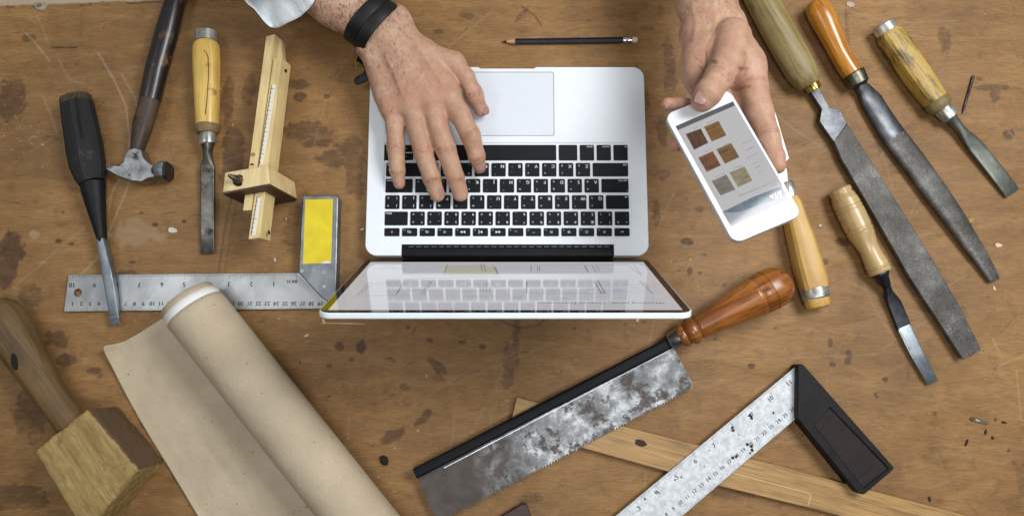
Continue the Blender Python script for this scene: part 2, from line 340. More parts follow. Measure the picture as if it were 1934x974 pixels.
# ================================================================== LAPTOP
alu = plain('aluminium_case', '#e8eef3', .42, metal=.0, var=.03, bumpy=.05)
alu2 = plain('trackpad_glass', '#dce2ea', .3, metal=.0, var=.02)
black = plain('black_plastic', '#0c0f13', .5, var=.1, spec=.2)
keym = plain('key_black', '#0d1117', .5, var=.1, spec=.22)
legm = plain('legend_white', '#d8dde2', .5, var=.02)
def laptop():
    T = Thing('laptop', 'open silver laptop with a black keyboard under the typing hand', 'laptop', (967, 300), rot=math.pi)
    T.o = np.array([0.0, 109.5, 0.0]); T.e.location = (0, .1095, 0)
    Wd, D2 = 157.0, 109.5
    r = 13.0; out = []
    pr = rrect(-Wd, Wd, -D2, D2, r, 8)
    # thumb scoop in the front edge, clutch notch at the back
    res = []
    for i, q in enumerate(pr):
        res.append(q)
        nxt = pr[(i + 1) % len(pr)]
        if abs(q[1] + D2) < .01 and abs(nxt[1] + D2) < .01 and q[0] < nxt[0]:
            res += [(-33, -D2), (-31, -D2 + 1.8), (31, -D2 + 1.8), (33, -D2)]
    hb, hx0, hx1 = T.L(967, 461, 18)[1], T.L(1160, 470, 18)[0], T.L(758, 470, 18)[0]
    base = T.part('base_case', MB().prism(res, 2.0, 18.0), alu, bevel=.7)
    kx0, kx1 = T.L(1196, 440, 18)[0], T.L(724, 440, 18)[0]
    ky0, ky1 = T.L(967, 269.5, 18)[1], T.L(967, 449.5, 18)[1]
    kw = (kx1 - kx0) / 2; kx0, kx1 = -kw, kw
    px0, py0, py1 = -53.0, T.L(967, 256, 18)[1], T.L(967, 137, 18)[1]
    pad = (px0, -px0, py1, py0)
    boolean(base, [MB().prism(rrect(kx0, kx1, ky0, ky1, 2.2, 4), 16.7, 25), MB().box(hx0, hx1, hb, D2 + 5, 6, 25),
                   MB().prism(rrect(pad[0] - .6, pad[1] + .6, pad[2] - .6, pad[3] + .6, 2.8, 4), 17.0, 25)])
    T.part('trackpad_gap_shade', MB().prism(rrect(pad[0] - .55, pad[1] + .55, pad[2] - .55, pad[3] + .55, 2.7, 4), 16.95, 17.3), plain('gap_grey', '#2b2f36', .7))  # dark plate stands in for the shade in the groove round the trackpad
    T.part('trackpad', MB().prism(rrect(*pad[:2], pad[2], pad[3], 2.3, 4), 16.8, 17.85), alu2)
    for sx in (-1, 1):
        for sy in (-1, 1):
            q = [(sx * 135 + 8 * math.cos(a * math.pi / 8), sy * 88 + 8 * math.sin(a * math.pi / 8)) for a in range(16)]
            T.part('foot', MB().prism(q, 0, 2.2), black)
    # keys
    rows = [(430.2, 445.8), (399, 425.3), (368.2, 394.5), (337.4, 363.3), (307.4, 332.9), (273.3, 302.7)]
    R0 = [('esc',), 1], [('F1', '☼'), 1], [('F2', '☀'), 1], [('F3', '▦'), 1], [('F4', '▤'), 1], [('F5', '◠'), 1], [('F6', '◡'), 1], [('F7', '◀◀'), 1], [('F8', '▶‖'), 1], [('F9', '▶▶'), 1], [('F10', '◁'), 1], [('F11', '◁)'), 1], [('F12', '◁))'), 1], [('⌂',), 1]
    num = [('`~', '_%'), ('1!', 'ๅ+'), ('2@', '/๑'), ('3#', '-๒'), ('4$', 'ภ๓'), ('5%', 'ถ๔'), ('6^', 'ุู'), ('7&', 'ึ฿'), ('8*', 'ค๕'), ('9(', 'ต๖'), ('0)', 'จ๗'), ('-_', 'ข๘'), ('=+', 'ช๙')]
    q1 = [('Q', 'ๆ๐'), ('W', 'ไ"'), ('E', 'ำฎ'), ('R', 'พฑ'), ('T', 'ะธ'), ('Y', 'ัํ'), ('U', 'ี๊'), ('I', 'รณ'), ('O', 'นฯ'), ('P', 'ยญ'), ('[{', 'บฐ'), (']}', 'ล,'), ('\\|', 'ฃฅ')]
    q2 = [('A', 'ฟฤ'), ('S', 'หฆ'), ('D', 'กฏ'), ('F', 'ดโ'), ('G', 'เฌ'), ('H', '้็'), ('J', '่๋'), ('K', 'าษ'), ('L', 'สศ'), (';:', 'วซ'), ("'\"", 'ง.')]
    q3 = [('Z', 'ผ('), ('X', 'ป)'), ('C', 'แฉ'), ('V', 'อฮ'), ('B', 'ิฺ'), ('N', 'ื์'), ('M', 'ท?'), (',<', 'มฒ'), ('.>', 'ใฬ'), ('/?', 'ฝฦ')]
    rowsdef = [[(a, 14.5 / 14, 'fn') for a, _ in R0],
               [(a, 1, 'ch') for a in num] + [(('delete',), 1.5, 'wr')],
               [(('tab',), 1.5, 'wl')] + [(a, 1, 'ch') for a in q1],
               [(('caps lock',), 1.75, 'wl')] + [(a, 1, 'ch') for a in q2] + [(('return',), 1.75, 'wr')],
               [(('shift',), 2.25, 'wl')] + [(a, 1, 'ch') for a in q3] + [(('shift',), 2.25, 'wr')],
               [(('fn',), 1, 'wl'), (('control',), 1, 'wl'), (('option',), 1, 'wl'), (('command',), 1.25, 'no'), ((), 5.25, 'no'), (('command',), 1.25, 'no'), (('option',), 1, 'wr'), (('◂',), 1, 'c'), (('▴', '▾'), 1, 'ud'), (('▸',), 1, 'c')]]
    pitch = (kx1 - kx0 - 2.0) / 14.5; gap = 2.7
    cache = {}
    for ri, ((ya, yb), row) in enumerate(zip(rows, rowsdef)):
        y1_ = T.L(967, yb, 18)[1]; y0_ = T.L(967, ya, 18)[1]; ylo, yhi = min(y0_, y1_), max(y0_, y1_); x = kx0 + 1.0
        for (lab, wu, kind) in row:
            w = wu * pitch; a, b = x + gap / 2, x + w - gap / 2; x += w; hx, hy = (b - a) / 2, (yhi - ylo) / 2; cx, cy = (a + b) / 2, (ylo + yhi) / 2
            subs = [(cy, hy, lab)] if kind != 'ud' else [(cy + hy / 2 + .2, hy / 2 - .4, ('▴',)), (cy - hy / 2 - .2, hy / 2 - .4, ('▾',))]
            for (cyy, hyy, lb) in subs:
                ck = (round(hx, 2), round(hyy, 2))
                if ck not in cache:
                    mb = MB().prism(rrect(-hx + .25, hx - .25, -hyy + .25, hyy - .25, 1.1, 3), 0, 1.15, bot=rrect(-hx, hx, -hyy, hyy, 1.3, 3))
                    o = T.part('key', mb, keym); cache[ck] = o
                else:
                    o = cache[ck].copy(); C.objects.link(o)
                o.location = (cx * MM, cyy * MM, .01665); z = 1.19; mb = MB()
                if kind == 'fn':
                    if len(lb) == 1: put_text(mb, lb[0], 0, 0, z, 2.6, bold=.06)
                    else:
                        put_text(mb, lb[1], 0, -.3, z, 3.4, bold=.05); put_text(mb, lb[0], hx - 2.6, -hyy + 2.2, z, 1.7)
                elif kind == 'ch':
                    e = lb[0]; th = lb[1]
                    if len(e) == 1: put_text(mb, e, -hx + 3.8, -hyy + 4.0, z, 5.2, bold=.12)
                    else: put_text(mb, e[0], -hx + 3.2, -hyy + 3.4, z, 3.8, bold=.1); put_text(mb, e[1], -hx + 3.2, hyy - 3.4, z, 3.6, bold=.1)
                    put_text(mb, th[0], hx - 3.6, -hyy + 3.4, z, 2.9, bold=.05); put_text(mb, th[1], hx - 3.6, hyy - 3.6, z, 2.8, bold=.05)
                elif kind == 'wl' and lb: put_text(mb, lb[0], -hx + 1.4, -hyy + 2.4, z, 2.7, ax='LEFT', bold=.06)
                elif kind == 'wr' and lb: put_text(mb, lb[0], hx - 1.4, -hyy + 2.4, z, 2.7, ax='RIGHT', bold=.06)
                elif lb and kind in 'c ud': put_text(mb, lb[0], 0, 0, z, 3.4, bold=.08)
                if lb and lb[0] == 'caps lock': mb.prism([(-hx + 1.6 + .5 * math.cos(k), hyy - 2 + .5 * math.sin(k)) for k in range(6)], z, z + .02)
                if mb.v: mkobj('legend', mb, legm, o, smooth=False)
    # hinge bar and vents
    bar = MB().loft([(hx0 + 1, (hb + D2) / 2 + 1.5, 11, 15, 12, 2.6), (hx1 - 1, (hb + D2) / 2 + 1.5, 11, 15, 12, 2.6)], 20)
    T.part('hinge_cover', bar, black)
    gl = plain('vent_grille_grey', '#8b9298', .3, metal=.6); T.part('vent_grille', MB().box(hx0 + .5, hx1 - .5, hb + .2, hb + 4.2, 14.2, 15.4), black)
    mb = MB(); n_ = 27; yv = T.L(967, 466.5, 15.6)[1]
    for k in range(n_):
        a = hx0 + 5 + (hx1 - hx0 - 10) * k / n_; mb.box(a, a + 5.6, yv - .75, yv + .75, 15.35, 15.9)
    T.part('vent_fin', mb, gl)
    # lid
    phi = 1.2151; cph, sph = math.cos(phi), math.sin(phi); Lh = 212.0
    def lid(mb):   # (x, s, n): s up the lid, n towards the user
        return mb.tr(lambda q: (q[0], D2 + 4 + q[1] * cph - q[2] * sph, 14 + q[1] * sph + q[2] * cph))
    lidp = T.part('lid', lid(MB().prism(rrect(-Wd, Wd, 0, Lh, 12, 8), -5.2, 0)), alu, bevel=1.0, segs=3)
    T.part('bezel', lid(MB().prism(rrect(-Wd + 1.2, Wd - 1.2, 1.2, Lh - 1.2, 11, 8), -.2, .25)), plain('bezel_glass', '#060708', .05, var=0), parent=lidp)
    sx, s0, s1 = 149.0, 13.0, Lh - 8.5
    sw = emis('screen_light', '#d9d9de', .60); scr_ = T.part('screen', lid(MB().prism(rrect(-sx, sx, s0, s1, .5, 1), 0, .32)), sw, parent=lidp, smooth=False)
    # drawings on the screen, traced on the lid plane
    o_ = np.array([0, D2 + 4, 14.0]); nn = np.array([0, -sph, cph]); cl = T.loc(np.array([XC, YC, H]))
    def PL(px, py):
        q = T.L(px, py, 0); d = q - cl; t = ((o_ + nn * .33 - cl) @ nn) / (d @ nn); h = cl + d * t
        return (h[0], (h[1] - o_[1]) * cph + (h[2] - o_[2]) * sph)
    ln = MB(); ln2 = MB(); fills = []
    def pl(pts, w=.55, mb=ln):
        Q = [PL(*p) for p in pts]
        for a, b in zip(Q[:-1], Q[1:]): line(mb, a, b, w, .36)
    pl([(675,557),(698,533),(762,533),(748,556),(675,557)]); pl([(683,554),(702,536),(758,536)]); pl([(690,550),(752,550)]); pl([(695,545),(755,545)], .4); pl([(699,540),(757,540)], .4)
    pl([(748,556),(764,535)]); pl([(796,556),(812,531)]); pl([(801,556),(816,531)]); pl([(670,560),(775,557)], .4)
    pl([(765,527),(840,524),(945,522)], .9, ln2); pl([(770,517),(842,502)], .5); pl([(842,502),(930,500),(940,518),(775,520)], .5); pl([(712,507),(765,507)], 1.0, ln2); pl([(735,499),(835,499)], .4)
    pl([(845,500),(838,517)]); pl([(908,498),(911,512)]); pl([(913,498),(918,514)]); pl([(935,503),(941,518)])
    pl([(1000,501),(1185,500)]); pl([(1003,501),(1003,514)]); pl([(1015,502),(1016,512)]); pl([(1019,502),(1020,512)]); pl([(1000,515),(1190,513)], .4); pl([(1104,501),(1111,514)], .8); pl([(1118,501),(1126,514)]); pl([(1126,501),(1133,512)]); pl([(1185,501),(1212,520)]); pl([(1198,501),(1211,518)])
    pl([(995,532),(995,553),(1125,553),(1140,553)], .7); pl([(1008,534),(1120,533)], .4); pl([(1122,530),(1136,554)], .9); pl([(1129,530),(1143,554)], .9); pl([(1136,554),(1143,554)], .8); pl([(1208,530),(1232,554)], .8); pl([(1215,532),(1227,544)], .6)
    for y in (536, 540, 544, 548, 552): pl([(1135,y),(1215 + (y - 536), y)], .4); pl([(1230,y),(1255,y)], .3, ln2)
    for y in (537, 543, 549): pl([(868,y),(940,y)], .4)
    for x in (906, 912, 918, 924): pl([(x,534),(x + 1,551)], .4)
    for x in range(880, 935, 9): pl([(x,560),(x + 6,560)], .9)
    ym, bm_ = emis('ink_yellow', '#d5d2bd', .57), emis('ink_blue', '#cdd2e2', .58)
    for q in ([(722,503),(728,498),(745,501),(750,506)], [(842,503),(905,500),(936,505),(945,519),(838,519)]): fills.append((MB().add([(*PL(*p), .355) for p in q], [tuple(range(len(q)))]), ym))
    for a in [(790,546,40,8),(1040,548,36,5),(1120,545,24,7),(1165,547,22,7),(1060,565,28,7),(975,562,24,5)]:
        x, y, w, h = a; fills.append((MB().add([(*PL(*p), .354) for p in [(x - w / 2, y - h / 2), (x + w / 2, y - h / 2), (x + w / 2, y + h / 2), (x - w / 2, y + h / 2)]], [(0, 1, 2, 3)]), bm_))
    ta, tb = PL(1254, 572), PL(1016, 572); tx = MB(); put_text(tx, 'Working book, Overall Discussion', 0, 0, 0, 1)
    wv = max(q[0] for q in tx.v) - min(q[0] for q in tx.v); k = abs(tb[0] - ta[0]) / wv; tcx = (ta[0] + tb[0]) / 2
    tx.tr(lambda q: (tcx + q[0] * k, ta[1] + q[1] * k * 1.0, .36))
    for nme, mb, mt in (('drawing_line', ln, emis('ink_grey', '#70717a', .34)), ('drawing_line', ln2, emis('ink_dark', '#606168', .34)), ('heading_text', tx, emis('ink_text', '#2c2d30', .3)), *[('drawing_fill', a_, b_) for a_, b_ in fills]):
        T.part(nme, lid(mb), mt, parent=lidp, smooth=False)
laptop()

# ================================================================== PHONE
def phone():
    R = Matrix(((.922, -.384, -.056), (.388, .909, .153), (-.008, -.163, .987))).to_quaternion()
    e = bpy.data.objects.new('phone', None); C.objects.link(e); e.location = (.20368, .05967, .17801); e.rotation_mode = 'QUATERNION'; e.rotation_quaternion = R
    tag(e, 'white smartphone held up in a hand, showing six wood sample pictures', 'phone')
    w, l = 33.5, 69.0
    body = plain('phone_edge', '#c9ccd0', .3, metal=.5, var=.02); wh = plain('phone_white', '#e9ebee', .08, var=.01)
    mkobj('body', MB().prism(rrect(-w, w, -l, l, 9, 8), -7, -.7), body, e, bevel=2.2, segs=4)
    mkobj('front_glass', MB().prism(rrect(-w + .35, w - .35, -l + .35, l - .35, 8.7, 8), -1.2, 0), wh, e, bevel=.5)
    Rm = np.array(R.to_matrix()); org = np.array([203.68, 59.67, 178.01]); n_ = Rm[:, 2]; cp = np.array([XC, YC, H])
    def PP(px, py):
        d = P(px, py, 0) - cp; t = ((org - cp) @ n_) / (d @ n_); return tuple((Rm.T @ (cp + d * t - org))[:2])
    def quad(name, pts, mt, z, label=None):
        o = mkobj(name, MB().add([(*PP(*p), z) for p in pts], [tuple(range(len(pts)))]), mt, e, smooth=False)
        me = o.data
        if me.polygons[0].normal.z < 0: me.flip_normals()
        return o
    scr_ = quad('screen', [(1276,240),(1385,192),(1494.5,378),(1384,434)], emis('phone_screen', '#d9d7d8', .66), .03)
    quad('status_bar', [(1275.8,238.5),(1384,191.8),(1388,199.6),(1280.5,246)], emis('phone_bar', '#7d7d83', .42), .06)
    rz = .42
    sw = [([(1295,253.5),(1323.5,243),(1337.5,270),(1311,283)], '#1f1210', '#9a5a30', (9, .8, 1)), ([(1329.5,240),(1357,228.5),(1372,256),(1344.5,267.5)], '#8a5a22', '#c08838', (1, 7, 1)),
          ([(1318.5,298),(1346,285.5),(1361.5,312.5),(1335,325)], '#6e3a1e', '#b56f3c', (1, 6, 1)), ([(1353,282),(1381,270.5),(1396.5,297),(1369,309.5)], '#7a5520', '#b58a48', (1, 7, 1)),
          ([(1344,342),(1372,330),(1389,358),(1361,369.5)], '#8c8474', '#b5ae9e', (1, 5, 1)), ([(1377.5,326),(1406,314.5),(1421,341),(1394,354)], '#a5966c', '#d8c9a0', (1, 5, 1))]
    for k, (pts, a, b, stc) in enumerate(sw): quad('wood_sample_picture', pts, emis('sample_%d' % k, a, .42, noisecol=b, sc=60, stretch=stc, spec=.5), .07)
    tx = MB()
    def tl(p, q, n, w_=.7, mb=tx):
        p, q = np.array(PP(*p)), np.array(PP(*q))
        for i in range(n):
            a = p + (q - p) * i / n; b = p + (q - p) * (i + RNG.uniform(.4, .8)) / n; line(mb, a, b, w_, .07)
    for p, q, n in [((1310,243),(1320,239),2),((1335,233),(1352,226),4),((1332,287),(1345,281),3),((1366,275),(1378,270),3),((1350,335),(1370,327),5),((1385,319),(1402,312),5),
                    ((1403,271),(1420,264),3),((1408,284),(1425,277),4),((1410,299),(1434,289),5),((1422,310),(1433,305),3),((1428,317),(1438,312),2),((1434,326),(1442,322),2)]: tl(p, q, n)
    mkobj('caption_text', tx, emis('phone_ink', '#a5a3a8', .5), e, smooth=False)
    t2 = MB(); tl((1396,370), (1462,343), 14, .7, t2); mkobj('caption_text', t2, emis('phone_ink2', '#a3a6ab', .5), e, smooth=False)
    quad('banner_picture', [(1364,400),(1475,352),(1490,376),(1380,427)], emis('banner_grey', '#b4b9c2', .62), .07)
    quad('banner_picture', [(1365,400),(1420,373),(1475,352),(1484,366.5),(1470,375),(1440,385),(1405,398),(1385,402)], emis('banner_blue', '#5f7482', .62, noisecol='#8fa0ac', sc=40), .09)
    lg = MB()
    for tri in ([(1452,371),(1460,366),(1461,376)], [(1461,366),(1466,363),(1465,373)], [(1463,376),(1468,366),(1471,375)], [(1467,363),(1476,359),(1477,376)]): lg.add([(*PP(*p), .11) for p in tri], [(0, 1, 2)])
    o = mkobj('logo', lg, emis('banner_white', '#dfe4ea', .7), e, smooth=False)
    t3 = MB(); tl((1403,388), (1448,372), 9, .8, t3); tl((1388,394), (1450,378), 12, .6, t3); mkobj('banner_text', t3, emis('banner_dark', '#4c5860', .5), e, smooth=False)
    bt = MB().prism([(5.4 * math.cos(a * math.pi / 12), 61 + 5.4 * math.sin(a * math.pi / 12)) for a in range(24)], -.1, .05); mkobj('home_button', bt, wh, e, bevel=.1)
phone()

# ================================================================== TOOLS
ylw = wood('boxwood_handle', '#b98f3c', '#d8b35a', '#dcc06a', .38, coat=.25, sc=.7, dirt=.03, dirtc='#7a5426', bumpy=.12, pores=.35)
brightst = steel('plated_steel', '#dcdcd4', .32, dark='#9a9a92', darkamt=.2, sc=60, metal=.75)
bladest = steel('blade_steel', '#77746e', .42, rust=.25, rustc='#35302c', dark='#3a3834', darkamt=.45, sc=55, metal=.85)
darkst = steel('forged_dark_steel', '#4a4c50', .42, dark='#1b1c20', darkamt=.5, sc=45, metal=.8)

def t_black_chisel():
    T = Thing('mortise_chisel', 'black chisel with a split blackened handle, its steel tip lying across the ruler', 'chisel', (143, 182), (218, 612))
    hd = wood('blackened_wood', '#0c0c0e', '#18181a', '#232326', .72, sc=.9, bumpy=.7, dirt=.08, dirtc='#4a3c2c')
    T.part('handle', MB().loft([T.st(145,196,17,57,28.4,2.5), T.st(151,230,17,61,30,2.4), T.st(160,280,16,65,31,2.3), T.st(165,310,16,64,31,2.2), T.st(170,332,16,55,29,2.2), T.st(174,345,16,46,27,2.1)], 10), hd, sharp=14)
    endw = wood('worn_end', '#1d1812', '#5a4a2e', rough=.8, sc=3)
    T.part('handle_end', MB().loft([T.st(141,180,17,40,14,2.3), T.st(142,184,17,54,27,2.5), T.st(145,197,17,56.6,28.2,2.5)], 10), endw, sharp=14)
    cr = MB()
    for a, b in (((143,181),(147,205)), ((147,205),(150,232)), ((150,232),(156,262))): line(cr, T.L(*a, 32)[:2], T.L(*b, 32)[:2], 1.2, T.L(*a, 32.3)[2], 32.9)
    T.part('crack', cr, plain('crack_dark', '#040404', .9), smooth=False)
    T.part('socket', MB().loft([T.st(175,346,15,46,25), T.st(177,364,15,42,23), T.st(186,415,13,27,17), T.st(192.5,450,12,17,13), T.st(193.5,456,11.5,15,12)], 20), plain('socket_black', '#121316', .55, var=.3, bumpy=.2, spec=.3))
    T.part('blade', MB().loft([T.st(193,452,11.5,15,12,6), T.st(197.5,475,11,16.5,11,8), T.st(204,509,10.5,18.5,10,8), T.st(210,544,10,18.5,9,8), T.st(216,590,9,18,6,8), T.st(218.5,612,8,17.5,1.2,8)], 16, side=(0, 1, 0)),
           steel('chisel_tip_steel', '#8e979d', .4, rust=.25, rustc='#252a2a', dark='#1d1f21', darkamt=.95, sc=35, metal=.7), sharp=30)
t_black_chisel()

def t_hammer():
    T = Thing('claw_hammer', 'claw hammer with a glossy dark handle and a chipped silver head', 'hammer', (335, 0), (262, 300))
    hd = wood('dark_varnished_handle', '#0c0908', '#1b1412', '#2c211c', .4, coat=.35, sc=.6, dirt=.15, dirtc='#6d5038', bumpy=.12)
    T.part('handle', MB().loft([T.st(352,-82,15,20,12), T.st(350,-76,15,32,20), T.st(343,-45,15,36,22), T.st(331,0,15,37,22), T.st(315,62,15,43,24), T.st(296,131,15,42,24), T.st(283,188,14,40,22)], 24), hd)
    T.part('handle_neck', MB().loft([T.st(283,188,14,39.6,21.8), T.st(277,210,14,36,21), T.st(270,235,14,37,20), T.st(264,262,14,30,18), T.st(259,284,13,23,16)], 24), wood('worn_hammer_neck', '#201813', '#463728', '#655441', .55, sc=1, dirt=.3, dirtc='#19120e'))
    hs = steel('hammer_steel', '#b3b5b3', .42, rust=.3, rustc='#1f1d1c', dark='#6a6b6c', darkamt=.3, sc=50)
    hp = MB().prism(T.poly([(194,318),(193,314),(201.5,306.5),(211,310),(225,312),(234,306),(238,292),(245,283),(257,281),(269,284),(272,297),(279,306),(289,311),(297,313),(297,335),(282,337),(268,344),(247,341.5),(219,332)], 18), [8, 8, 8, 8, 6, 4, 3, 3, 3, 3, 3, 3, 4, 4, 3, 3, 3, 4, 6], [13, 13, 13, 15, 18, 20, 21, 22, 22, 22, 21, 20, 20, 20, 20, 20, 20, 19, 16])
    h = T.part('head', hp, hs, bevel=3.0, segs=4, sharp=60); T.part('poll', MB().loft([T.st(293,324,13,22,20), T.st(299,324,13,23,21), T.st(301.5,324,13.5,34,25,2.6), T.st(305,324,13.5,37,27,2.6), T.st(316,324.5,13.5,37,27,2.6)], 10), hs, parent=h, sharp=20)
    T.part('face', MB().loft([T.st(315.8,324.5,13.5,37,27,2.6), T.st(318.5,324.5,13.5,36,26.5,2.6), T.st(321,324.5,13.5,31,22,2.6)], 10), steel('hammer_face_steel', '#5d5f61', .4, rust=.35, rustc='#26221f', dark='#3d3f40', sc=60), parent=h, sharp=20)
t_hammer()

def t_yellow_chisel():
    T = Thing('wood_chisel', 'yellow handled chisel with a curved pencil line, between the hammer and the marking gauge', 'chisel', (390, 60), (393, 478))
    T.part('end_hoop', MB().loft([T.st(389,60,14,36,20), T.st(389,61.5,14,41,23.5), T.st(389.3,79,14,41,23.5), T.st(389.3,81,14,36,21)], 32), brightst)
    T.part('end_grain', MB().loft([T.st(389,58.6,14,26,15), T.st(389,62,14,35,20)], 20), wood('end_grain_dark', '#55442c', '#8c7448', sc=4))
    h = T.part('handle', MB().loft([T.st(389.3,80,14,38,21), T.st(389.3,84,14,46,24,2.2), T.st(389.5,92,14,50,26,2.4), T.st(390,120,14,49,26,2.6), T.st(391,170,14,45.5,26,2.6), T.st(391.5,215,14,42,25,2.5), T.st(391.5,238,14,41,24,2.2)], 32), ylw)
    pm = MB(); pts = [(372,100),(373,94),(380,93),(388,97),(393,108),(394,125),(394,145),(392,170),(391,190),(389,205),(388,216)]; pts2 = [(372,100),(370,118),(371,150),(373,180),(375,205),(376,216)]
    for q in (pts, pts2):
        for a, b in zip(q[:-1], q[1:]):
            za = 14 + 13.05 * (1 - min(1, abs(a[0] - 391) / 24) ** 2.6) ** (1 / 2.6); zb = 14 + 13.05 * (1 - min(1, abs(b[0] - 391) / 24) ** 2.6) ** (1 / 2.6)
            line(pm, T.L(*a, za)[:2], T.L(*b, zb)[:2], .75, za + .1, zb + .1)
    T.part('pencil_line', pm, plain('pencil_mark', '#4a3418', .8), parent=h, smooth=False)
    T.part('collar', MB().loft([T.st(391.5,235.5,14,41,24), T.st(391.5,239,14,47,26), T.st(391.5,246,14,47,26), T.st(391.7,252.5,14,38,23)], 32), wood('collar_wood', '#6d5536', '#8f7450', sc=2, rough=.6))
    T.part('ferrule', MB().loft([T.st(391.8,251,14,29,17), T.st(392,253,14,31,18), T.st(392.3,272,14,30,17.5), T.st(392.5,273,14,27,16)], 32), brightst)
    T.part('blade', MB().loft([T.st(392.5,271,14,25,14,2), T.st(392.5,277,13.5,22,12.5,2), T.st(392.5,287,12,16.5,11,2), T.st(392.5,298,10,17,9,2.6), T.st(392.3,308,8,22,7,4), T.st(392.3,317,7,26.5,5.5,8), T.st(392.6,440,4.5,26.3,4.5,8), T.st(393,470,4,26,3.5,8), T.st(393,478.5,3,25.5,1,8)], 20, side=(0, 1, 0)), bladest, sharp=30)
t_yellow_chisel()

def t_gauge():
    T = Thing('marking_gauge', 'pale yellow wooden marking gauge with twin beams through a square fence block', 'marking gauge', (515, 68), (486, 455))
    pale = wood('pale_beech', '#cdb078', '#e3cb94', '#ecd9a8', .45, sc=.8, dirt=.05, dirtc='#7a5a35', bumpy=.1, pores=.3); pale2 = wood('beech_beam', '#c9ad72', '#dfc78d', '#e7d29c', .45, sc=.8, bumpy=.1, pores=.3)
    # fence block: A = upper left face, B = right face
    top = [P(424,325,60), P(505,312,64), P(509.5,347,64), P(419.5,364,60)]
    v1, v2 = P(561,343,3), P(558,376,3)
    off = ((v1 - top[1]) + (v2 - top[2])) / 2
    v = top + [p + off for p in top]
    v[4][2] = max(v[4][2], 0); v[7][2] = max(v[7][2], 0)
    v = [T.loc(q) for q in v]
    fb = T.part('fence', MB().add(v, [(0, 3, 2, 1), (4, 5, 6, 7), (0, 1, 5, 4), (1, 2, 6, 5), (2, 3, 7, 6), (3, 0, 4, 7)]), pale, bevel=1.4)
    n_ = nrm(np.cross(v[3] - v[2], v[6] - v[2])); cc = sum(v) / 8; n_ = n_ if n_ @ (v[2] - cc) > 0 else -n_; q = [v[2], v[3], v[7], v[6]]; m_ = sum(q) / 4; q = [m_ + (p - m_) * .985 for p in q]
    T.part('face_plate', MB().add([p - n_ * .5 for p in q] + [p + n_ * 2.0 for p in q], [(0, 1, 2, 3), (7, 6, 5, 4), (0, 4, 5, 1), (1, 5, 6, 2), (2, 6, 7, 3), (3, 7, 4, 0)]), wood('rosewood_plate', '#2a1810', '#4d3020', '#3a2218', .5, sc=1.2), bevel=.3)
    def beam(name, tl, tr, bl, br, zt, zb, h, mat):
        """top face corners in pixels: north-left, north-right, south-left, south-right"""
        q = [P(*tl, zt), P(*tr, zt), P(*br, zb), P(*bl, zb)]; lean = np.array([4.0, 0, -h])
        v = [T.loc(a) for a in q] + [T.loc(a + lean * np.array([1, 1, 1])) for a in q]
        return T.part(name, MB().add(v, [(0, 1, 2, 3), (4, 7, 6, 5), (0, 4, 5, 1), (1, 5, 6, 2), (2, 6, 7, 3), (3, 7, 4, 0)]), mat, bevel=.5)
    beam('beam', (502.5,68.5), (519,64.5), (458.5,398), (474,396.5), 31, 49, 19, pale2)
    b2 = beam('beam', (516,111.6), (532,108.5), (469,452), (490,448.8), 33, 52, 22, pale2)
    # moulded side rail of the first beam beyond the second
    q = [P(520,67,25), P(532,76,18), P(534,112,18), P(515,112,25)]; v = [T.loc(a) for a in q] + [T.loc(a - np.array([0, 0, 14])) for a in q]
    T.part('rail', MB().add(v, [(0, 3, 2, 1), (4, 5, 6, 7), (0, 1, 5, 4), (1, 2, 6, 5), (2, 3, 7, 6), (3, 0, 4, 7)]), pale2, bevel=.6)
    # recessed rule scale with ticks
    zz = lambda y: 33 + (y - 110) / 340 * 19
    def strip(x0, y0, x1, y1, w, dz, mat, name, par):
        a, b = T.L(x0, y0, zz(y0) + dz), T.L(x1, y1, zz(y1) + dz); mb = MB(); line(mb, a, b, w, a[2], b[2]); return T.part(name, mb, mat, parent=par, smooth=False)
    strip(517,160,493.5,311,5.4,.25, plain('scale_white', '#e4e0d0', .4, var=.03), 'scale', b2); strip(489,372,478,444,5.0,.25, plain('scale_white2', '#e4e0d0', .4, var=.03), 'scale', b2)
    strip(513.2,160,489.5,311,.8,.3, plain('groove_dark', '#4d3b1e', .8), 'groove', b2); strip(485.5,372,474.5,444,.8,.3, plain('groove_dark2', '#4d3b1e', .8), 'groove', b2)
    tk = MB()
    for k in range(34):
        f_ = k / 33; 
        if .66 < f_ < .70: continue
        y = 168 + f_ * 270
        if 311 < y < 372: continue
        x = 517 - (y - 160) * (517 - 493.5) / 151 if y < 320 else 489 - (y - 372) * 11 / 72
        a, b = T.L(x - (5 if k % 5 else 5.5), y, zz(y) + .45), T.L(x + (-1 if k % 5 else 2), y - .5, zz(y) + .45); line(tk, a, b, .5, a[2], b[2])
    T.part('scale_marking', tk, plain('tick_dark', '#3a3020', .7), parent=b2, smooth=False)
    hole = plain('hole_dark', '#1c0f0a', .8)
    def disc(px, py, z, r, nv, name='hole', par=None, rr=1.0):
        c_ = T.loc(P(px, py, z)); n_ = nrm(nv); a = nrm(np.cross(n_, (0.3, 0.2, 1) if abs(n_[2]) < .9 else (1, 0, 0))); b = np.cross(n_, a); mb = MB()
        top_ = [c_ + n_ * .35 + r * (math.cos(t) * a * rr + math.sin(t) * b) for t in np.linspace(0, 2 * math.pi, 16, endpoint=False)]; lo = [q - n_ * .7 for q in top_]
        mb.add(top_ + lo, [tuple(range(16))] + [(i, i + 16, (i + 1) % 16 + 16, (i + 1) % 16) for i in range(16)]); T.part(name, mb, hole if name == 'hole' else bm, parent=par or T.e, smooth=False)
    bm = plain('brass_dowel', '#a3764a', .5)
    ny = (0, 1, .2)
    sgn = T.loc(P(560, 200, 0))[1] - T.loc(P(500, 200, 0))[1]; ny = (0, math.copysign(1, sgn), .18)
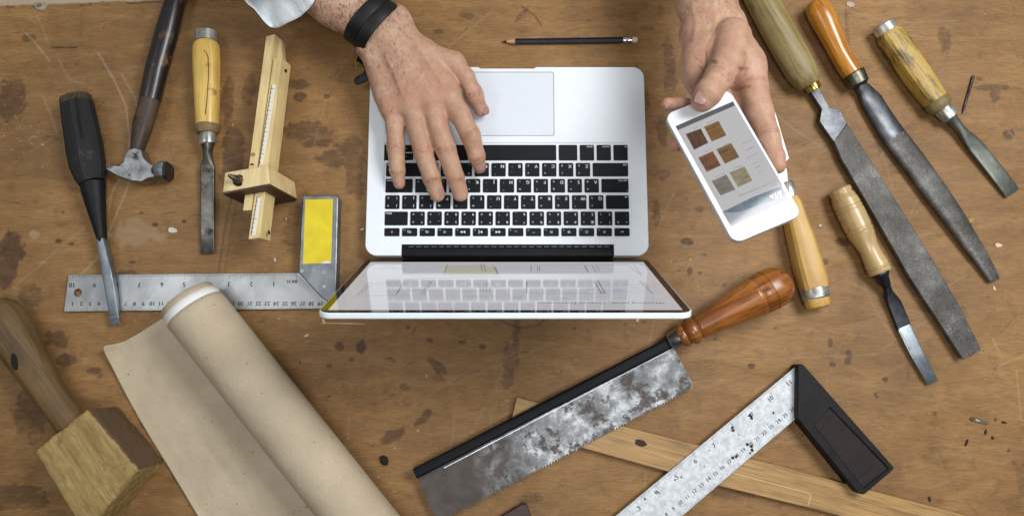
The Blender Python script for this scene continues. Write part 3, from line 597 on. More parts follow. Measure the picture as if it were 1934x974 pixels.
    disc(540,134,24,2.0,ny); disc(526,205,29,3.2,ny,rr=1.7); disc(508,439,42,1.6,ny,rr=1.5)
    disc(478,292.5,43.3,2.6,(0,0,1),'dowel'); disc(476,313,44.2,2.6,(0,0,1),'hole')
    # thumb screw through the fence
    c_ = T.loc(P(452,340,61)); sc_ = steel('screw_steel', '#8d8678', .3, dark='#3a352c', sc=80); disc(451,341,61.3,6.5,(0,0,1)); t2 = T.loc(P(431,331,74)); t3 = T.loc(P(447,338,66))
    T.part('thumb_screw', MB().loft([(*c_, 9, 9), (*t3, 8, 6.5), (*((t2 + t3) / 2), 5.5, 4.2), (*t2, 3, 2.2)], 14), sc_)
t_gauge()

def markings(T, items, z, mat, ticks=(), name='scale_marking', parent=None):
    mb = MB()
    for s_, px, py, size, ang in items:
        q = T.L(px, py, z); put_text(mb, s_, q[0], q[1], z, size * 1.12, ang, bold=.2)
    for a, b, w in ticks: line(mb, T.L(*a, z)[:2], T.L(*b, z)[:2], w, z)
    return T.part(name, mb, mat, parent=parent, smooth=False)

def t_try_square():
    T = Thing('try_square', 'steel ruler square with a bright yellow panel in its short grey stock', 'square', (125, 550), (635, 550))
    rs = steel('ruler_steel', '#b3b5b5', .42, dark='#8d8f90', darkamt=.2, sc=14, metal=.75, bumpy=.03)
    z = 4.6
    bl = T.part('blade', MB().prism(T.poly([(130,519),(570,515.5),(634,520),(634,582),(121,587.5)], z), z - 1.3, z), rs)
    hc = T.L(147, 552.5, z); boolean(bl, [MB().prism([(hc[0] + 4.6 * math.cos(a * math.pi / 12), hc[1] + 4.6 * math.sin(a * math.pi / 12)) for a in range(24)], -2, 12)])
    it = []; tk = []
    for n_ in range(1, 11):
        x = 520 - (n_ - 1) * 42.3; it.append((str(n_), x - 3, 535.5 + (520 - x) * .006, 6.4, math.pi))
    it.append(('INCH', 552, 531, 4.2, math.pi))
    for n_ in range(1, 30): it.append((str(n_), 137 + (n_ - 1) * 16.72, 572.8 + (n_ < 10) * .3, 5.6, math.pi))
    for k in range(0, 161):
        x = 560 - k * 42.3 / 16; L_ = 9 if k % 16 == 0 else 6.5 if k % 8 == 0 else 4
        if x > 132: tk.append(((x, 516.2 + (565 - x) * .0075), (x, 516.2 + (565 - x) * .0075 + L_), .32))
    for k in range(0, 290):
        x = 132 + k * 1.672; L_ = 7 if k % 10 == 0 else 5 if k % 5 == 0 else 3
        if k % 2 == 0 and x < 612: tk.append(((x, 586.6 - (x - 121) * .009), (x, 586.6 - (x - 121) * .009 - L_), .28))
    markings(T, it, z + .05, plain('ruler_ink', '#1d1e20', .6), tk, parent=bl)
    ss = steel('stock_steel', '#8b9094', .34, rust=.12, rustc='#3d3f3c', dark='#5b6064', darkamt=.35, sc=30, metal=.8)
    zt = 17; so = T.part('stock', MB().prism(T.poly([(571.5,372),(574,369),(635,368.5),(639,372),(634,580),(606,561),(563.5,514)], zt), 0, zt), ss, bevel=1.2, segs=3)
    pnl = T.part('yellow_panel', MB().prism(T.poly([(576.5,376.5),(629,376),(625.5,496.5),(571.8,498.5)], zt), zt - .5, zt + .35), plain('yellow_paint', '#e2cb0c', .36, var=.16, bumpy=.3), bevel=.25)
    T.part('bare_patch', MB().prism(T.poly([(607,497),(611,493.5),(618,492.5),(624,494.5),(624.8,496.8),(612,497.6)], zt), zt, zt + .5), plain('bare_white', '#e6e6dc', .3), parent=pnl)
    rm = MB()
    for px, py in ((592,510),(611,514),(612,541),(570,512)): 
        q = T.L(px, py, zt); rm.prism([(q[0] + 1.9 * math.cos(a * .785), q[1] + 1.9 * math.sin(a * .785)) for a in range(8)], zt - .2, zt + .25)
    T.part('rivet', rm, steel('rivet_steel', '#b5b9ba', .35, sc=80))
t_try_square()

def t_paper():
    T = Thing('kraft_paper_roll', 'partly unrolled roll of brown kraft paper with a white layer showing at its end', 'paper roll', (360, 575), (675, 974))
    kp = NT('kraft_paper'); vb = kp.coord()
    c_ = kp.ramp(kp.noise(vb, 14, 5, .6), [(.3, '#b3a389'), (.7, '#c6b69c')]); c_ = kp.mix(.35, c_, kp.ramp(kp.noise(vb, 420, 5, .8), [(.3, .7), (.7, 1.15)]), 'MULTIPLY')
    c_ = kp.mix(kp.ramp(kp.noise(vb, 230, 2, .5), [(.73, 0.0), (.77, .8)]), c_, '#4a3c2a'); c_ = kp.mix(kp.ramp(kp.noise(kp.coord(loc=(3, 1, 0)), 200, 2, .5), [(.74, 0.0), (.78, .7)]), c_, '#d8cfb8')
    kp.p(Base_Color=c_, Roughness=.72, Specular_IOR_Level=.3); kp.bump(kp.math('ADD', kp.noise(vb, 40, 6, .65), kp.math('MULTIPLY', kp.noise(vb, 600, 3), .12)), .5, .003)
    R_ = 32.0; a = P(366, 574, 44); b = P(668, 978, 33); a[2] = b[2] = R_
    # centre line in world, from the traced silhouette
    A = T.loc(P(361.5, 577, R_ + 3)); B = T.loc(P(676, 975, R_ + 3)); A[2] = B[2] = R_ + .6; d = nrm(B - A); E_ = B + d * 190; sd = nrm(np.cross((0, 0, 1), d))
    def tube(r, t0, n=64, wob=0.0):
        mb = MB(); rings = []
        for t in (0, .015, .1, .25, .5, .75, 1):
            c0 = A + d * t0 + (E_ - A - d * t0) * t
            rings.append([c0 + (r + wob * math.sin(3 * k * 2 * math.pi / n)) * (math.cos(2 * math.pi * k / n) * sd + math.sin(2 * math.pi * k / n) * np.array([0, 0, 1])) + d * (1.5 * math.sin(2 * math.pi * k / n + 1)) * (t == 0) for k in range(n)])
        f = [(i * n + k, i * n + (k + 1) % n, (i + 1) * n + (k + 1) % n, (i + 1) * n + k) for i in range(len(rings) - 1) for k in range(n)]
        return mb.add([p for r_ in rings for p in r_], f)
    T.part('roll', tube(R_, 6.0, wob=.25), kp.m, solid=.5)
    T.part('white_layer', tube(R_ - 1.0, -3.0), plain('white_paper', '#eceae8', .7, var=.02), solid=.4)
    T.part('inner_layer', tube(R_ - 2.6, -10.0), kp.m, solid=.5); T.part('core', tube(R_ - 7, -7), kp.m, solid=1.2)
    # the unrolled sheet: rows along the roll, columns from the free edge to under the roll
    le = [(192,653),(203,675),(212,692),(243,757),(277,816),(326,894),(376,976),(440,1085),(500,1190)]; ro = [(321,612),(340,640),(358,668),(400,724),(445,783),(500,855),(590,974),(690,1105),(790,1235)]
    rrn = np.random.default_rng(2); lz = [18, 9, 6, 4, 4, 4, 3, 3, 3]; mb = MB(); n = 22; rows = []
    for i, (p, q) in enumerate(zip(le, ro)):
        a_ = T.loc(P(*p, lz[i])); q_ = T.loc(P(*q, 1.0)); q_ = q_ + sd * 0; inner = q_.copy(); foot = A + d * ((q_ - A) @ d); foot[2] = .9
        rows.append([a_ + (foot - a_) * t for t in np.linspace(0, 1, n)])
    V = []; 
    for i, r_ in enumerate(rows):
        for j, p in enumerate(r_):
            t = j / (n - 1); z = .9 + (lz[i] - .9) * max(0, 1 - t / .16) ** 2 + 1.6 * math.sin(min(1, t / .75) * math.pi) * (.6 + .4 * math.sin(i * 1.3)) 
            if i == 0: z += 2.5 * math.sin(t * 9) * (t < .6)
            off = d * ((4 * math.sin(t * 7) * (1 - t)) if i == 0 else 0)
            V.append((p[0] + off[0], p[1] + off[1], max(z + 1.3 * math.sin(i * 2.1 + t * 5) * math.sin(t * 3.14) + .8 * rrn.uniform(-1, 1) * (t < .9), .6)))
    f = [(i * n + j, i * n + j + 1, (i + 1) * n + j + 1, (i + 1) * n + j) for i in range(len(rows) - 1) for j in range(n - 1)]
    o = T.part('sheet', MB().add(V, f), kp.m); m = o.modifiers.new('sub', 'SUBSURF'); m.levels = m.render_levels = 3; tx = bpy.data.textures.new('crumple', 'CLOUDS'); tx.noise_scale = .05; tx.noise_depth = 3; m = o.modifiers.new('crumple', 'DISPLACE'); m.texture = tx; m.strength = .0035; m.mid_level = .35; m.texture_coords = 'LOCAL'; m = o.modifiers.new('solid', 'SOLIDIFY'); m.thickness = .0005; m.offset = 0
t_paper()

def t_mallet():
    T = Thing('wooden_mallet', 'square headed wooden mallet with a thick rough handle in the lower left corner', 'mallet', (0, 615), (165, 860))
    wd = wood('mallet_head_wood', '#80693c', '#9d8450', '#b59c66', .6, sc=.8, dirt=.1, dirtc='#6c4f28', bumpy=.9, dsc=30); 
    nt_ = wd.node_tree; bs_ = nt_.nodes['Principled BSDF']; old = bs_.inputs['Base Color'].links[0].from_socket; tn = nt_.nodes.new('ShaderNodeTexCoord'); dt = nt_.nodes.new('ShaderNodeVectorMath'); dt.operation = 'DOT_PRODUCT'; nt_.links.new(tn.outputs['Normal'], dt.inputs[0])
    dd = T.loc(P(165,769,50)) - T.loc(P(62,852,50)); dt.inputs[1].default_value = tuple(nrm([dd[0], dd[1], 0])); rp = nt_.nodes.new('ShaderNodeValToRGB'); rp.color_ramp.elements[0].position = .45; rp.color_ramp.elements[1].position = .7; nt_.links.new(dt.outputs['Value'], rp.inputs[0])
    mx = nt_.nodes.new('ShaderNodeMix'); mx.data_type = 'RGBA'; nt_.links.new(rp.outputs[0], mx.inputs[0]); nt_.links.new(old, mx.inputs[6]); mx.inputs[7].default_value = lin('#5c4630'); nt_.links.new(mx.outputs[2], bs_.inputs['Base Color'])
    wh = wood('mallet_handle_wood', '#4d3a22', '#6b5230', '#83693e', .6, sc=.55, dirt=.3, dirtc='#4b371f', bumpy=.8, dsc=22, streak=True)
    T.part('handle', MB().loft([T.st(*q) for q in [(-14,574,26,30,18), (-11,579,26,56,30), (-3,590,26,74,38), (8,605,27,82,42,2.2), (24,630,27,81,42,2.2), (48,671,28,71,38,2.2), (67,701,28,64,35,2.2), (89,735,28,57,33,2.2), (112,768,29,55,31,2.2), (150,818,29,55,31,2.2)]], 28), wh)
    k = MB().prism([T.L2(28 + 6 * math.cos(a * .52) + 2 * math.sin(a * .52), 682 + 16 * math.sin(a * .52), 46) for a in range(12)], 38, 47.2); T.part('knot', k, plain('knot_dark', '#120b06', .8))
    zt = 58; top = [P(165,769,zt), P(62,852,zt), P(158,1012,zt), P(263,884,zt)]; mb = MB()
    top = [T.loc(p) for p in top]; bot = [np.array([p[0], p[1], .5]) for p in top]; n_ = 14; V = []; f = []
    rr = np.random.default_rng(3)
    v = top + bot; mb.add(v, [(0, 1, 2, 3), (7, 6, 5, 4), (0, 4, 5, 1), (1, 5, 6, 2), (2, 6, 7, 3), (3, 7, 4, 0)])
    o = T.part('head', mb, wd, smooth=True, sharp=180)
    m = o.modifiers.new('bev', 'BEVEL'); m.width = .0045; m.segments = 3
    m = o.modifiers.new('rem', 'REMESH'); m.mode = 'VOXEL'; m.voxel_size = .0012; m.use_smooth_shade = True
    tx = bpy.data.textures.new('chop', 'CLOUDS'); tx.noise_scale = .012; tx.noise_depth = 4
    m = o.modifiers.new('disp', 'DISPLACE'); m.texture = tx; m.strength = .0032; m.mid_level = .5; m.texture_coords = 'LOCAL'
    cr = MB(); c0, c1 = T.L(268, 884, 52), T.L(301, 881, 12)
t_mallet()

def t_saw():
    T = Thing('back_saw', 'tenon saw with a rust mottled steel blade, black spine and round varnished orange handle', 'saw', (782, 884), (1270, 645))
    bs = NT('saw_blade_steel'); vb = bs.coord()
    c_ = bs.ramp(bs.noise(vb, 38, 9, .74, .1), [(.34, '#4a4846'), (.5, '#7d8184'), (.66, '#cdd2d5')])
    xg = bs.n('ShaderNodeSeparateXYZ', {0: vb}).outputs[0]; xs = bs.ramp(bs.math('ADD', bs.math('MULTIPLY', xg, 4.0), bs.math('MULTIPLY', bs.math('SUBTRACT', bs.noise(vb, 9, 4), .5), .9)), [(.28, .95), (.6, .2)])
    xr = bs.ramp(bs.math('MULTIPLY', xg, 3.0), [(.86, 0.0), (.97, .55)])
    mr = bs.ramp(bs.noise(vb, 34, 10, .76, .1), [(.50, 0.0), (.56, 1.0)]); mr = bs.math('MULTIPLY', mr, .9)
    fac = bs.math('MAXIMUM', bs.math('MULTIPLY', xs, bs.ramp(bs.noise(vb, 15, 6, .7), [(.25, .55), (.5, 1.0)])), mr); fac = bs.math('MAXIMUM', fac, xr)
    fc = bs.mix(bs.noise(vb, 70, 5, .7), '#2c211d', '#5c524b')
    c_ = bs.mix(fac, c_, fc); bs.p(Base_Color=c_, Metallic=bs.math('SUBTRACT', .8, bs.math('MULTIPLY', fac, .65), True), Roughness=bs.math('ADD', .34, bs.math('MULTIPLY', fac, .3))); bs.bump(bs.noise(vb, 300, 7, .75), .3, .0005)
    z = 11.0; A = T.L2(1272.5, 656, z); B = T.L2(1307, 722, z); Bb = T.L2(1308, 730, z); Cc = T.L2(826, 986, z); D = T.L2(783, 890, z)
    pts = [A, B, Bb]; n_ = 92; Bv, Cv = np.array(Bb), np.array(Cc)
    dn = nrm(Cv - Bv); nn_ = np.array([dn[1], -dn[0]]); 
    if nn_ @ (np.array(A) - Bv) > 0: nn_ = -nn_
    for k in range(n_):
        p0 = Bv + (Cv - Bv) * (k + .1) / n_; p1 = Bv + (Cv - Bv) * (k + .75) / n_; pts += [tuple(p0), tuple(p1 + nn_ * 2.3), tuple(p1 + nn_ * .1)]
    pts += [Cc, D]
    T.part('blade', MB().prism(pts, z - .9, z), bs.m, smooth=False)
    def slab(p0, p1, w, h, zc, e=5): return [(*T.L(*p0, zc), w, h, e), (*T.L(*p1, zc), w, h, e)]
    T.part('spine', MB().loft([(*T.L(784.5, 893, 12.5), 11.2, 11.5, 6), (*T.L(1000, 783, 12.5), 11.6, 11.5, 6), (*T.L(1269.5, 645, 12.5), 12.2, 11.5, 6)], 16, side=(0, 1, 0)), plain('blued_spine', '#090c13', .5, metal=.0, bumpy=.1, spec=.18), bevel=.5)
    ln_ = MB(); line(ln_, T.L(838, 883.5, 13), T.L(1273.5, 656.5, 13), .9, 11.35); T.part('spine_lip', ln_, steel('lip_steel', '#b0b4b6', .35, dark='#8a8e91'), smooth=False)
    hw = wood('varnished_orange_wood', '#66340f', '#9a5a20', '#bd7f3c', .36, coat=.4, sc=.7, bumpy=.2, pores=.9, dirt=.04, dirtc='#3c1e0a')
    ax, ay, bx, by = 1266.5, 645.5, 1491, 527; L_ = math.hypot(bx - ax, by - ay); zc = 23
    def hs(t, w, h=None): return T.st(ax + (bx - ax) * t / L_, ay + (by - ay) * t / L_, zc - 9 * max(0, 1 - t / 40), w, h)
    T.part('ferrule', MB().loft([hs(-1, 22), hs(0, 30), hs(4, 34), hs(22, 37), hs(24, 36)], 32), steel('ferrule_alu', '#d5d8d9', .3, dark='#a5a8aa', darkamt=.2))
    prof = [(22, 30), (22.5, 43), (27, 47), (33, 45), (36, 40), (37, 46), (42, 53), (49, 53), (54, 46), (56, 40), (57, 43), (62, 44), (90, 50), (120, 57), (150, 65), (178, 73), (184, 74.5), (184.6, 73), (185.8, 73), (186.4, 75), (202, 78), (205, 78.5), (205.6, 76.5), (207.4, 76.5), (208, 79), (222, 77), (234, 70), (243, 60), (249, 46), (252.5, 28), (253.8, 8)]
    T.part('handle', MB().loft([hs(t, w) for t, w in prof], 40), hw, sharp=60)
t_saw()

def t_batten():
    T = Thing('wooden_batten', 'flat light brown wooden batten lying under the saw and the rusty square', 'batten', (970, 766), (1800, 990))
    o = T.part('strip', MB().prism(T.poly([(976,749.5),(1177,804.5),(1419,866),(1807,968),(1990,1016),(1990,1078),(1527,957.5),(1358,916.5),(1100,845),(963,806)], 8), 0, 8), wood('oak_batten', '#94703f', '#b08a54', '#c29d66', .5, sc=.8, bumpy=.3, pores=.8), bevel=.4)
    q = T.L(1210, 836, 8); T.part('knot', MB().prism([(q[0] + 7.5 * math.cos(a * .52) * (1 + .2 * math.sin(a * 5)), q[1] + 3.6 * math.sin(a * .52)) for a in range(12)], 7.5, 8.12), plain('knot_brown', '#2c1b10', .7))
    mb = MB(); pts = [(1385,893),(1523,929),(1532,932),(1526,954)]
    for a, b in zip(pts[:-1], pts[1:]): line(mb, T.L(*a, 8), T.L(*b, 8), 1.2, 8.08)
    T.part('scribed_line', mb, plain('scribe_light', '#caa874', .6), smooth=False)
t_batten()

def t_square2():
    T = Thing('rusty_square', 'worn square with a scratched pale blade and a dark rust brown stock', 'square', (1225, 974 + 20), (1507, 740))
    z = 11.5
    ws = steel('worn_pale_steel', '#dde1e4', .5, rust=.03, rustc='#3a3833', dark='#bcc1c4', darkamt=.25, sc=160, metal=.2, bumpy=.2, speck=.3)
    bl = T.part('blade', MB().prism(T.poly([(1507.5,688),(1510,690),(1510,787),(1505,788),(1287.6,974),(1190,1057.5),(1065,1054),(1162.5,974)], z), z - 1.5, z), ws)
    u = np.array([1507.5 - 1162.5, 688 - 974.0]); u /= np.linalg.norm(u); n_ = np.array([-u[1], u[0]])   # n_ points to the lower edge
    it = []; tk = []; ang = 0.0
    p4 = np.array([1242.3, 929.5]); st_ = np.array([35.5, -29.5]) 
    for k in range(-3, 8):
        p = p4 + st_ * k
        if 4 + k > 0: it.append((str(4 + k), p[0], p[1], 6.5, ang))
    q0 = np.array([1311.6, 927.0]); s2 = np.array([13.2, -11.0])
    for k in range(-6, 15): p = q0 + s2 * k; it.append((str(12 + k), p[0], p[1], 5.0, ang))
    e0 = np.array([1162.5, 974.0]); e1 = np.array([1287.6, 974.0])
    for k in range(-60, 155):
        p = e0 + u * (k * 2.9 + 2); q = p + n_ * (12 if k % 16 == 0 else 8 if k % 8 == 0 else 5); 
        if p[0] < 1500: tk.append((tuple(p + n_ * .5), tuple(q), .3))
        p = e1 + u * (k * 2.9); q = p - n_ * (9 if k % 10 == 0 else 7 if k % 5 == 0 else 4)
        if p[0] < 1490: tk.append((tuple(p - n_ * .5), tuple(q), .3))
    markings(T, it, z + .05, plain('faded_ink', '#4f5458', .6), tk, parent=bl)
    mb = MB(); 
    rr = np.random.default_rng(12)
    for px, py, s_ in [(1416,784,5),(1420,789,4),(1384,806,3.5),(1384,812,3),(1460,779,3),(1412,838,4.5),(1420,842,4),(1421,850,4.5),(1417,855,3),(1384,864,4),(1390,861,3),(1275,905,2),(1287,900,2),(1218,942,3),(1238,930,2),(1340,850,1.5),(1450,800,1.5),(1330,880,1.5),(1395,820,1.5)]:
        q = T.L(px, py, z); m_ = 9; mb.prism([(q[0] + s_ * .55 * rr.uniform(.4, 1.2) * math.cos(a * 6.283 / m_), q[1] + s_ * .55 * rr.uniform(.4, 1.2) * math.sin(a * 6.283 / m_)) for a in range(m_)], z - .1, z + .06)
    T.part('rust_pit', mb, plain('rust_black', '#23221e', .8), parent=bl, smooth=False)
    dk = plain('dark_stock', '#1b191a', .6, var=.4, bumpy=.4, spec=.25); zt = 21
    st_o = T.part('stock', MB().prism(T.poly([(1507,689),(1512,686.5),(1518,688.5),(1689,882),(1687,887),(1633,933),(1620,930.5),(1505.5,789)], zt), 1, zt), dk, bevel=1.2)
    boolean(st_o, [MB().prism(T.poly([(1567,767),(1680,884),(1631,922.5),(1536,802)], zt), zt - 2.2, zt + 5)])
    T.part('stock_panel', MB().prism(T.poly([(1568.5,770.5),(1676.5,884.5),(1630.5,919),(1539,803)], zt), zt - 4, zt - 1.6), wood('rust_brown_panel', '#1d1515', '#2a2020', '#35251f', .85, sc=1.5, dirt=.3, dirtc='#1e1618'), parent=st_o, bevel=.4)
t_square2()

def blade_poly(T, left, right, zl, h, mat, name='blade', bevel=.6, segs=2, **k):
    """closed plate from traced left and right edges"""
    pts = left + right[::-1]
    return T.part(name, MB().prism(T.poly(pts, zl), zl - h, zl), mat, bevel=bevel, segs=segs, **k)

fst = NT('file_steel'); vb = fst.coord(); c_ = fst.ramp(fst.noise(vb, 35, 7, .65), [(.3, '#4e4b47'), (.55, '#72706c'), (.75, '#9a9894')])
cut = fst.n('ShaderNodeTexWave', {'Vector': fst.coord(rot=(0, 0, .9)), 'Scale': 270, 'Distortion': 1.5, 'Detail': 2}).outputs['Fac']
c_ = fst.mix(.5, c_, fst.ramp(cut, [(.2, .45), (.7, 1.2)]), 'MULTIPLY'); c_ = fst.mix(.6, c_, fst.ramp(fst.noise(vb, 520, 4, .8), [(.38, .35), (.62, 1.4)]), 'MULTIPLY')
fst.p(Base_Color=c_, Metallic=.6, Roughness=.42); fst.bump(fst.math('ADD', cut, fst.noise(vb, 1500, 3)), .5, .0004)
fst2 = steel('file_shoulder_steel', '#6d6f73', .4, dark='#3a3c40', darkamt=.4, sc=40, speck=.3, metal=.7)

def t_flat_file():
    T = Thing('flat_file', 'large flat steel file with a greenish brown wooden handle', 'file', (1440, 0), (1835, 668))
    hw = wood('green_brown_handle', '#76663a', '#928050', '#a89768', .45, sc=.7, bumpy=.3, pores=.8, dirt=.08, dirtc='#3c331c')
    T.part('handle', MB().loft([T.st(*q) for q in [(1398,-85,18,26,14), (1402,-78,18,46,27), (1413,-52,18,58,33), (1436,-5,18,60,34), (1464,48,18,61,34), (1492,98,18,61,34), (1514,135,17,60,33), (1524,152,17,52,30), (1529,161,16,38,24), (1530,163,16,24,16)]], 28), hw)
    T.part('ferrule', MB().loft([T.st(1531,158,15,28,17), T.st(1532,160,15,29.5,18), T.st(1538,170,14,27,16.5), T.st(1538.6,171,14,20,12)], 24), steel('brass_ferrule', '#c9b66a', .25, dark='#8c7a40', darkamt=.3))
    T.part('tang', MB().prism(T.poly([(1530,172),(1546,164),(1556,184),(1567,203),(1586,206.5),(1600,233),(1575,268),(1548,229),(1552,206)], 11), 5, 11), fst2, bevel=.5)
    blade_poly(T, [(1575,266),(1589,300),(1655,413),(1720,526),(1790,632),(1817,675),(1821,677)], [(1600,233),(1643,300),(1700,391),(1756,480),(1815,582),(1852,656),(1852,661)], 11.3, 7.3, fst.m, bevel=.8)
t_flat_file()

def t_round_file():
    T = Thing('half_round_file', 'half round steel file with a glossy amber handle', 'file', (1545, 10), (1875, 530))
    hw = wood('amber_varnish_handle', '#9a5a12', '#bd7a1e', '#cf9236', .28, coat=.7, sc=.7, bumpy=.1, pores=.6)
    T.part('handle', MB().loft([T.st(*q) for q in [(1536,1.5,17,14,10), (1538,4,17,32,19), (1543,12,17,45,26), (1550,25,17,50,29), (1559,42,17,49,28.5), (1571,68,17,43,25), (1584,96,17,39,22), (1597,119,17,40,23), (1610,138,16,40,22), (1612,142,16,32,18)]], 32), hw)
    T.part('ferrule', MB().loft([T.st(*q) for q in [(1610,138,16,35,20), (1612,141,16,44,24), (1615,145,16,41,23), (1622,158,15,38,22), (1624,162,15,28,17)]], 24), steel('aged_ferrule', '#7e7c70', .4, rust=.3, dark='#4f4d44', sc=60))
    fr = fst.m
    T.part('blade', MB().loft([T.st(*q) for q in [(1623,160,12,20,9,3), (1631,168,10,26,9,3), (1638,178,8,34,8,2.4), (1646,190,7,42,10,2.4), (1665,222,7,44,12,2.2), (1690,260,7,47,13,2.2), (1727,300,7,52,14,2.2)]][:6], 20), fst2)
    T.part('cut_blade', MB().loft([T.st(*q) for q in [(1689,258,7,46.5,13,2.2), (1724,304,7,48,14,2.2), (1766,362,7,47,14,2.2), (1806,418,7,42,13,2.2), (1842,472,6,34,11,2.2), (1868,512,5,26,8,2.4), (1876.5,527,4,23,6.5,2.6), (1878,530,4,19,5,2.6)]], 24), fr)
t_round_file()

def t_striped_chisel():
    T = Thing('hooped_chisel', 'steel hooped chisel with a dirty yellow streaked handle in the upper right', 'chisel', (1671, 50), (1912, 366))
    hw = wood('streaked_yellow_wood', '#a37f2a', '#c3a04a', '#b3a070', .5, sc=.9, dirt=.5, dirtc='#4f4226', bumpy=.3, dsc=45, streak=True)
    T.part('end_hoop', MB().loft([T.st(*q) for q in [(1668,47,15,38,21), (1669,49,15,44,24.5), (1677,61,15,44,24.5), (1678,62.5,15,38,22)]], 28), brightst)
    T.part('handle', MB().loft([T.st(*q) for q in [(1677,61,15,41,23,2.6), (1682,69,15,47,26,3), (1700,95,15,48,27,3), (1730,139,15,48,27,3), (1752,171,15,45,25,3), (1766,190,15,43,24,2.6)]], 16), hw, sharp=22)
    T.part('collar', MB().loft([T.st(*q) for q in [(1765,188,15,42,23), (1769,193,15,49,26), (1775,200,15,50,26), (1780,205,15,38,22)]], 28), wood('collar_dark', '#6a5a36', '#8a7848', sc=3))
    T.part('ferrule', MB().loft([T.st(*q) for q in [(1779,204,14,32,18), (1781,206,14,34,19), (1794,221,13,32,18), (1796,223,13,27,15)]], 28), brightst)
    T.part('blade', MB().loft([T.st(*q) for q in [(1794,221,12,27,13,2), (1800,228,11,22,11,2), (1811,240,10,17,9,2), (1820,251,9,19,8,2.4), (1830,262,8,26,6.5,3.5), (1842,277,6,30,5.5,6), (1880,324,5,31,5,8), (1905,356,4,31,4,8), (1912,365.5,3,31,1.2,8)]], 20, side=(0, 1, 0)), steel('old_blade', '#7c8076', .4, rust=.3, rustc='#33362f', dark='#4a4f49', darkamt=.5, sc=30, metal=.75), sharp=30)
t_striped_chisel()

def t_turned_chisel():
    T = Thing('turned_handle_chisel', 'slim chisel with a pale turned handle ringed by dark grooves', 'chisel', (1585, 358), (1762, 720))
    hw = wood('pale_turned_wood', '#a88a56', '#c4a873', '#cfb684', .35, coat=.4, sc=.7, dirt=.1, dirtc='#5c4426', bumpy=.12, pores=.4)
    a = np.array([1584.5, 357.0]); b = np.array([1663.0, 515.0]); L_ = np.linalg.norm(b - a); u = (b - a) / L_; st_ = []
    prof = [(-1, 30), (0, 38), (2, 42), (7, 42), (10, 39), (13, 41), (19, 46), (20, 44), (21.5, 44), (22.5, 47), (36, 50), (37, 47.5), (38.5, 47.5), (39.5, 50.5), (43, 50.5), (44, 48), (45.5, 48), (46.5, 51), (70, 50), (82, 49.5), (83, 47), (84.5, 47), (85.5, 49.5), (91, 49), (92, 46.5), (93.5, 46.5), (94.5, 48.5), (104, 44), (118, 38), (132, 36), (146, 38), (158, 42), (162, 43), (163, 40.5), (164.5, 40.5), (165.5, 44), (168, 43.5), (169, 41), (170.5, 41), (171.5, 43), (176, 40), (177, 26)]
    for t, w in prof: p = a + u * t; st_.append(T.st(p[0], p[1], 14, w, None))
    T.part('handle', MB().loft(st_, 32), hw, sharp=50)
    T.part('ferrule', MB().loft([T.st(*q) for q in [(1661,512,14,26,15), (1662,514,14,31,17), (1664,519,13,31,17), (1666,523,13,24,14), (1671,534,12,20,12), (1675,543,11,14,9)]], 24), darkst)
    T.part('shank', MB().loft([T.st(*q) for q in [(1674,540,11,14,9,2), (1678,551,9.5,15,8,2.6), (1683,562,8,22,6.5,4), (1689,573,7,26,5.5,6), (1703,607,6,26.5,5,8), (1708,621,5.5,27,5,8)]], 20, side=(0, 1, 0)), darkst, sharp=30)
    T.part('blade', MB().loft([T.st(*q) for q in [(1706,615,5.9,26,4.6,8), (1708,621,5.6,27,5.1,8), (1730,666,5,26,5,8), (1752,706,4.5,24,4.6,8), (1761.5,722,3.2,23,1.2,8)]], 16, side=(0, 1, 0)), steel('polished_blade', '#b5c0c6', .3, rust=.05, dark='#6f7a80', darkamt=.5, sc=22, metal=.9), sharp=30)
t_turned_chisel()

def t_under_phone():
    T = Thing('broad_chisel', 'flat sided yellow handled chisel, its blade partly hidden under the hand and phone', 'chisel', (1422, 150), (1541, 560))
    hw = wood('honey_handle', '#b3853a', '#cfa558', '#d8b56c', .42, sc=.6, bumpy=.1, pores=.3)
    T.part('handle', MB().loft([T.st(*q) for q in [(1491,372,15,28,16,2.4), (1494,384,15,34,22,3), (1499,405,15,39,25,3), (1512,450,15,46,28,3.4), (1525,500,15,51,29,3.4), (1535,535,15,53,29,3), (1538,546,15,52,28,2.4)]], 16), hw, sharp=22)
    T.part('end_hoop', MB().loft([T.st(*q) for q in [(1536.5,541,15,50,27), (1537,543.5,15,53.5,29), (1541.5,562,15,51.5,28), (1542,564,15,46,26)]], 32), brightst)
    T.part('handle_end', MB().loft([T.st(*q) for q in [(1541,561,15,47,26), (1544,572,15,47,25,2.4), (1546,579,15,42,22,2.4), (1547,582,15,30,16,2.4)]], 28), hw)
    T.part('ferrule', MB().loft([T.st(*q) for q in [(1484,345,13,25,14), (1485,348,13,28,16), (1492,374,15,29,17), (1493,376,15,25,15)]], 24), brightst)
    T.part('blade', MB().prism(T.poly([(1402,163),(1441,144),(1445,146),(1491,299),(1484,307),(1488,330),(1490,350),(1473,352),(1466,322),(1447,312)], 8), 3, 8), steel('grey_blade', '#9a9c98', .4, dark='#5b5d5b', darkamt=.4, sc=30, metal=.75), bevel=.5)
t_under_phone()

